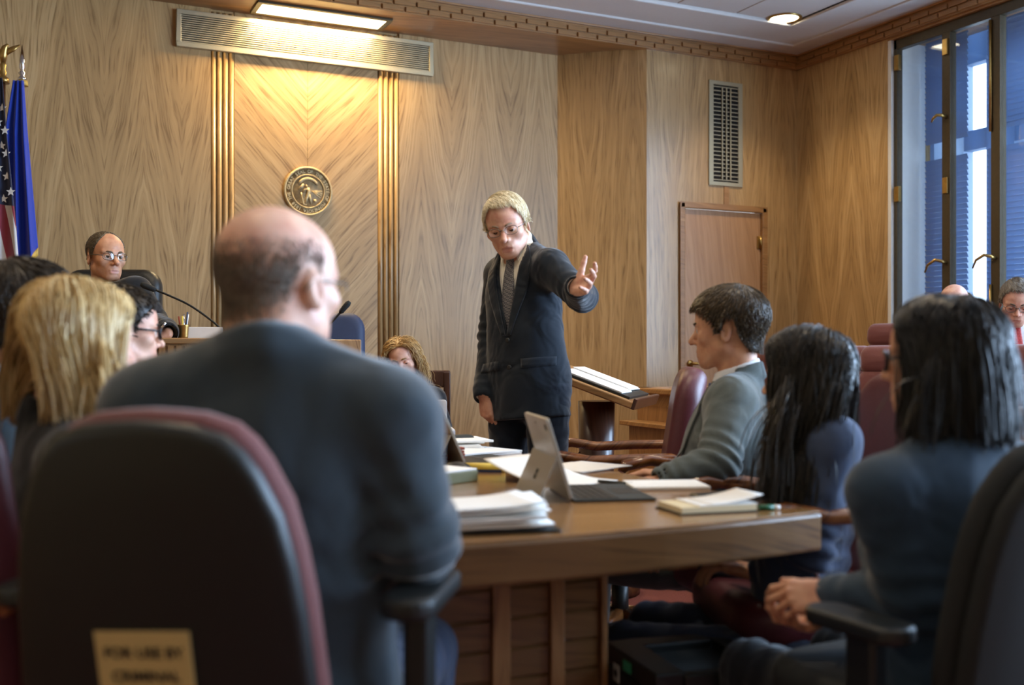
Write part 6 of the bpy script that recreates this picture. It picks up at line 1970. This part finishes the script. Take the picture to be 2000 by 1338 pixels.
# 9 --- long-haired woman in blue
I_ = Person('woman with long black hair in a slate-blue blazer at the table', at(1572, 738, 2.62), -52, -64, sc=.97, pitch=2, sw=.175, girth=.95, lean=(0, .12))
I_.sh[0] = np.array(at(1622, 868, 2.52)); I_.elb[0] = np.array(at(1592, 1080, 2.48)); I_.wri[0] = np.array(at(1480, 1115, 2.62))
I_.elb[1] = I_.sh[1] - I_.up * .22 + I_.tf * .14; I_.wri[1] = I_.elb[1] + I_.tf * .2 - I_.tr * .04
I_.elb[1] = I_.sh[1] - I_.up * .26 + I_.tf * .06; I_.wri[1] = I_.elb[1] + I_.tf * .2 - I_.tr * .05 - I_.up * .05
I_.hands = [(I_.tf, I_.up, RELAX, (.7, .6, .2)), (I_.tf, I_.up, RELAX, (.7, .6, .2))]
I_.body(M['skin_tan'], M['lip'], female=True, res=.004, neck_r=.048, jaw=.9, nose=.9)
I_.top(M['blazer_blue'], res=.0085, bust=1.0, arm_r=(.062, .050, .048, .038), collar=(.068, .072, .004), folds=1.5, yoke=.056)
I_.hair(M['h_black2'], 'long', thick=.011, n=5000, length=.60, seg=20, rad=.0014, comb='part', part=.012, lift=.10, grav=.25, cling=.7, cling_z=.012, off=(.0, .012), seed=12, cut=.31, cutvar=.06, blow=lambda ql, t: np.outer(.08 + 0 * ql[:, 0], I_.tf) - np.outer(.03 * np.sign(ql[:, 0]), I_.tr), wave=.14, wl=.20, lenvar=.35, taper=.3, tone_shell=.25)
I_.legs(M['blazer_blue'], M['shoe'])

# 10 --- woman with glasses at the right
J_ = Person('woman with shoulder-length black hair, glasses and a dark top, hands clasped', at(1838, 700, 2.02), -58, -28, sc=.95, pitch=2, sw=.185, girth=1.02, lean=(0, .04))
J_.sh[0] = np.array(at(1760, 920, 2.06)) ; J_.sh[1] = np.array(at(1960, 885, 1.98))
J_.sh = [J_.L(-.175, .01, -.085), J_.L(.18, .0, -.08)]
J_.elb[0] = np.array(at(1775, 1165, 1.93)); J_.wri[0] = np.array(at(1634, 1163, 2.06))
J_.elb[1] = J_.sh[1] - J_.up * .25 + J_.tf * .12 + J_.tr * .05; J_.wri[1] = np.array(at(1632, 1190, 2.14))
J_.hands[0] = (dv(-.95, .05, .12), dv(-.05, -.62, -.75), [(.55, .8, .5), (.75, .9, .5), (.9, .9, .5), (.95, .9, .5)], (.35, .9, .1))
J_.hands[1] = (dv(-.85, .28, -.15), dv(.1, .75, .2), [(.5, .7, .5), (.6, .8, .5), (.7, .8, .5), (.7, .8, .5)], (.5, .8, .3))
J_.body(M['skin_tan'], M['lip'], female=True, res=.004, neck_r=.048, jaw=.9, nose=.9, hand_res=.0028, forearm=True)
J_.top(M['knit_navy'], name='sweater', res=.0085, bust=1.0, arm_r=(.066, .056, .052, .045), collar=(.066, .068), collar_h=.008, folds=.8, cuff=True, yoke=.056)
J_.hair(M['h_black'], 'long', thick=.009, n=4400, length=.42, seg=14, rad=.0017, comb='crown', crown=(0, -.03, .115), lift=.10, grav=.25, cling=.7, cling_z=.012, off=(.0, .009), seed=13, cut=.138, cutvar=.014, wave=.04, wl=.2, lenvar=.22, taper=.35, tone_shell=.25)
J_.glasses(M['frame_black'], rim=.0032, temple=.0034, w=.027, h=.020)
J_.legs(M['black_cloth'], M['shoe'])

# 11 --- juror with the red tie
K_ = Person('man with grey hair, glasses and a red tie among the jury seats', at(1986, 590, 5.9), 202, 196, sc=1.03, pitch=24, roll=-3, sw=.20, girth=1.1, drop=.12, neckf=.04)
K_.knee = [h + K_.f * .20 + np.array((0, 0, .03)) for h in K_.hip]; K_.ank = [k_ + np.array((0, 0, -k_[2] + .40)) for k_ in K_.knee]
K_.hands = [(K_.tf, K_.up, RELAX, (.7, .6, .2)), (K_.tf, K_.up, RELAX, (.7, .6, .2))]
K_.body(M['skin_ruddy'], M['lip_m'], res=.0034, brow_m=M['h_grey'], lid=20)
K_.hair(M['h_grey'], 'short', thick=.009, sides=.4, front_z=.014, n=2600, length=.022, rad=.0013, comb='crown', crown=(.04, -.04, .09), lift=.12, seed=14, off=(-.001, .004), grav=.0, cling=.4, cling_z=-.2)
K_.glasses(M['wire'], w=.025, h=.017, rim=.0016)
K_.top(M['jury_suit'], res=.010, vneck=(.36, .24), collar=(.072, .074)); K_.shirt(M['shirt_white'], res=.007)
K_.drape('tie', M['tie_red'], [(-.016, .0), (-.022, -.06), (-.042, -.34)], [(.016, .0), (.022, -.06), (.042, -.34)], K_.shirtS, off=.003, th=.006)
for sx in (-1, 1):
    K_.drape('lapel', M['jury_suit'], [(sx * .055, .02), (sx * .068, -.06), (sx * .046, -.19), (sx * .006, -.36)], [(sx * .085, .0), (sx * .125, -.075), (sx * .095, -.19), (sx * .022, -.36)], K_.topS, off=.003, th=.005)
K_.legs(M['jury_suit'], M['shoe'])

# 12 --- balding juror, only the crown shows
L_ = Person('balding juror whose crown shows above the black-haired woman', at(1864, 598, 6.3), 200, 200, sc=1.03, pitch=25)
L_.knee = [h + L_.f * .20 + np.array((0, 0, .03)) for h in L_.hip]; L_.ank = [k_ + np.array((0, 0, -k_[2] + .40)) for k_ in L_.knee]
L_.hands = [(L_.tf, L_.up, RELAX, (.7, .6, .2)), (L_.tf, L_.up, RELAX, (.7, .6, .2))]
L_.body(M['skin_ruddy'], M['lip_m'], res=.0042, brow_m=M['h_grey'])
L_.hair(M['h_grey'], 'bald', thick=.008, n=500, length=.02, rad=.002, lift=.1, seed=15, top=lambda q: .06 - q[:, 2])
L_.top(M['jury_suit'], res=.012, collar=(.072, .074)); L_.shirt(M['shirt_white'], res=.012, cuffs=False); L_.legs(M['jury_suit'], M['shoe'])
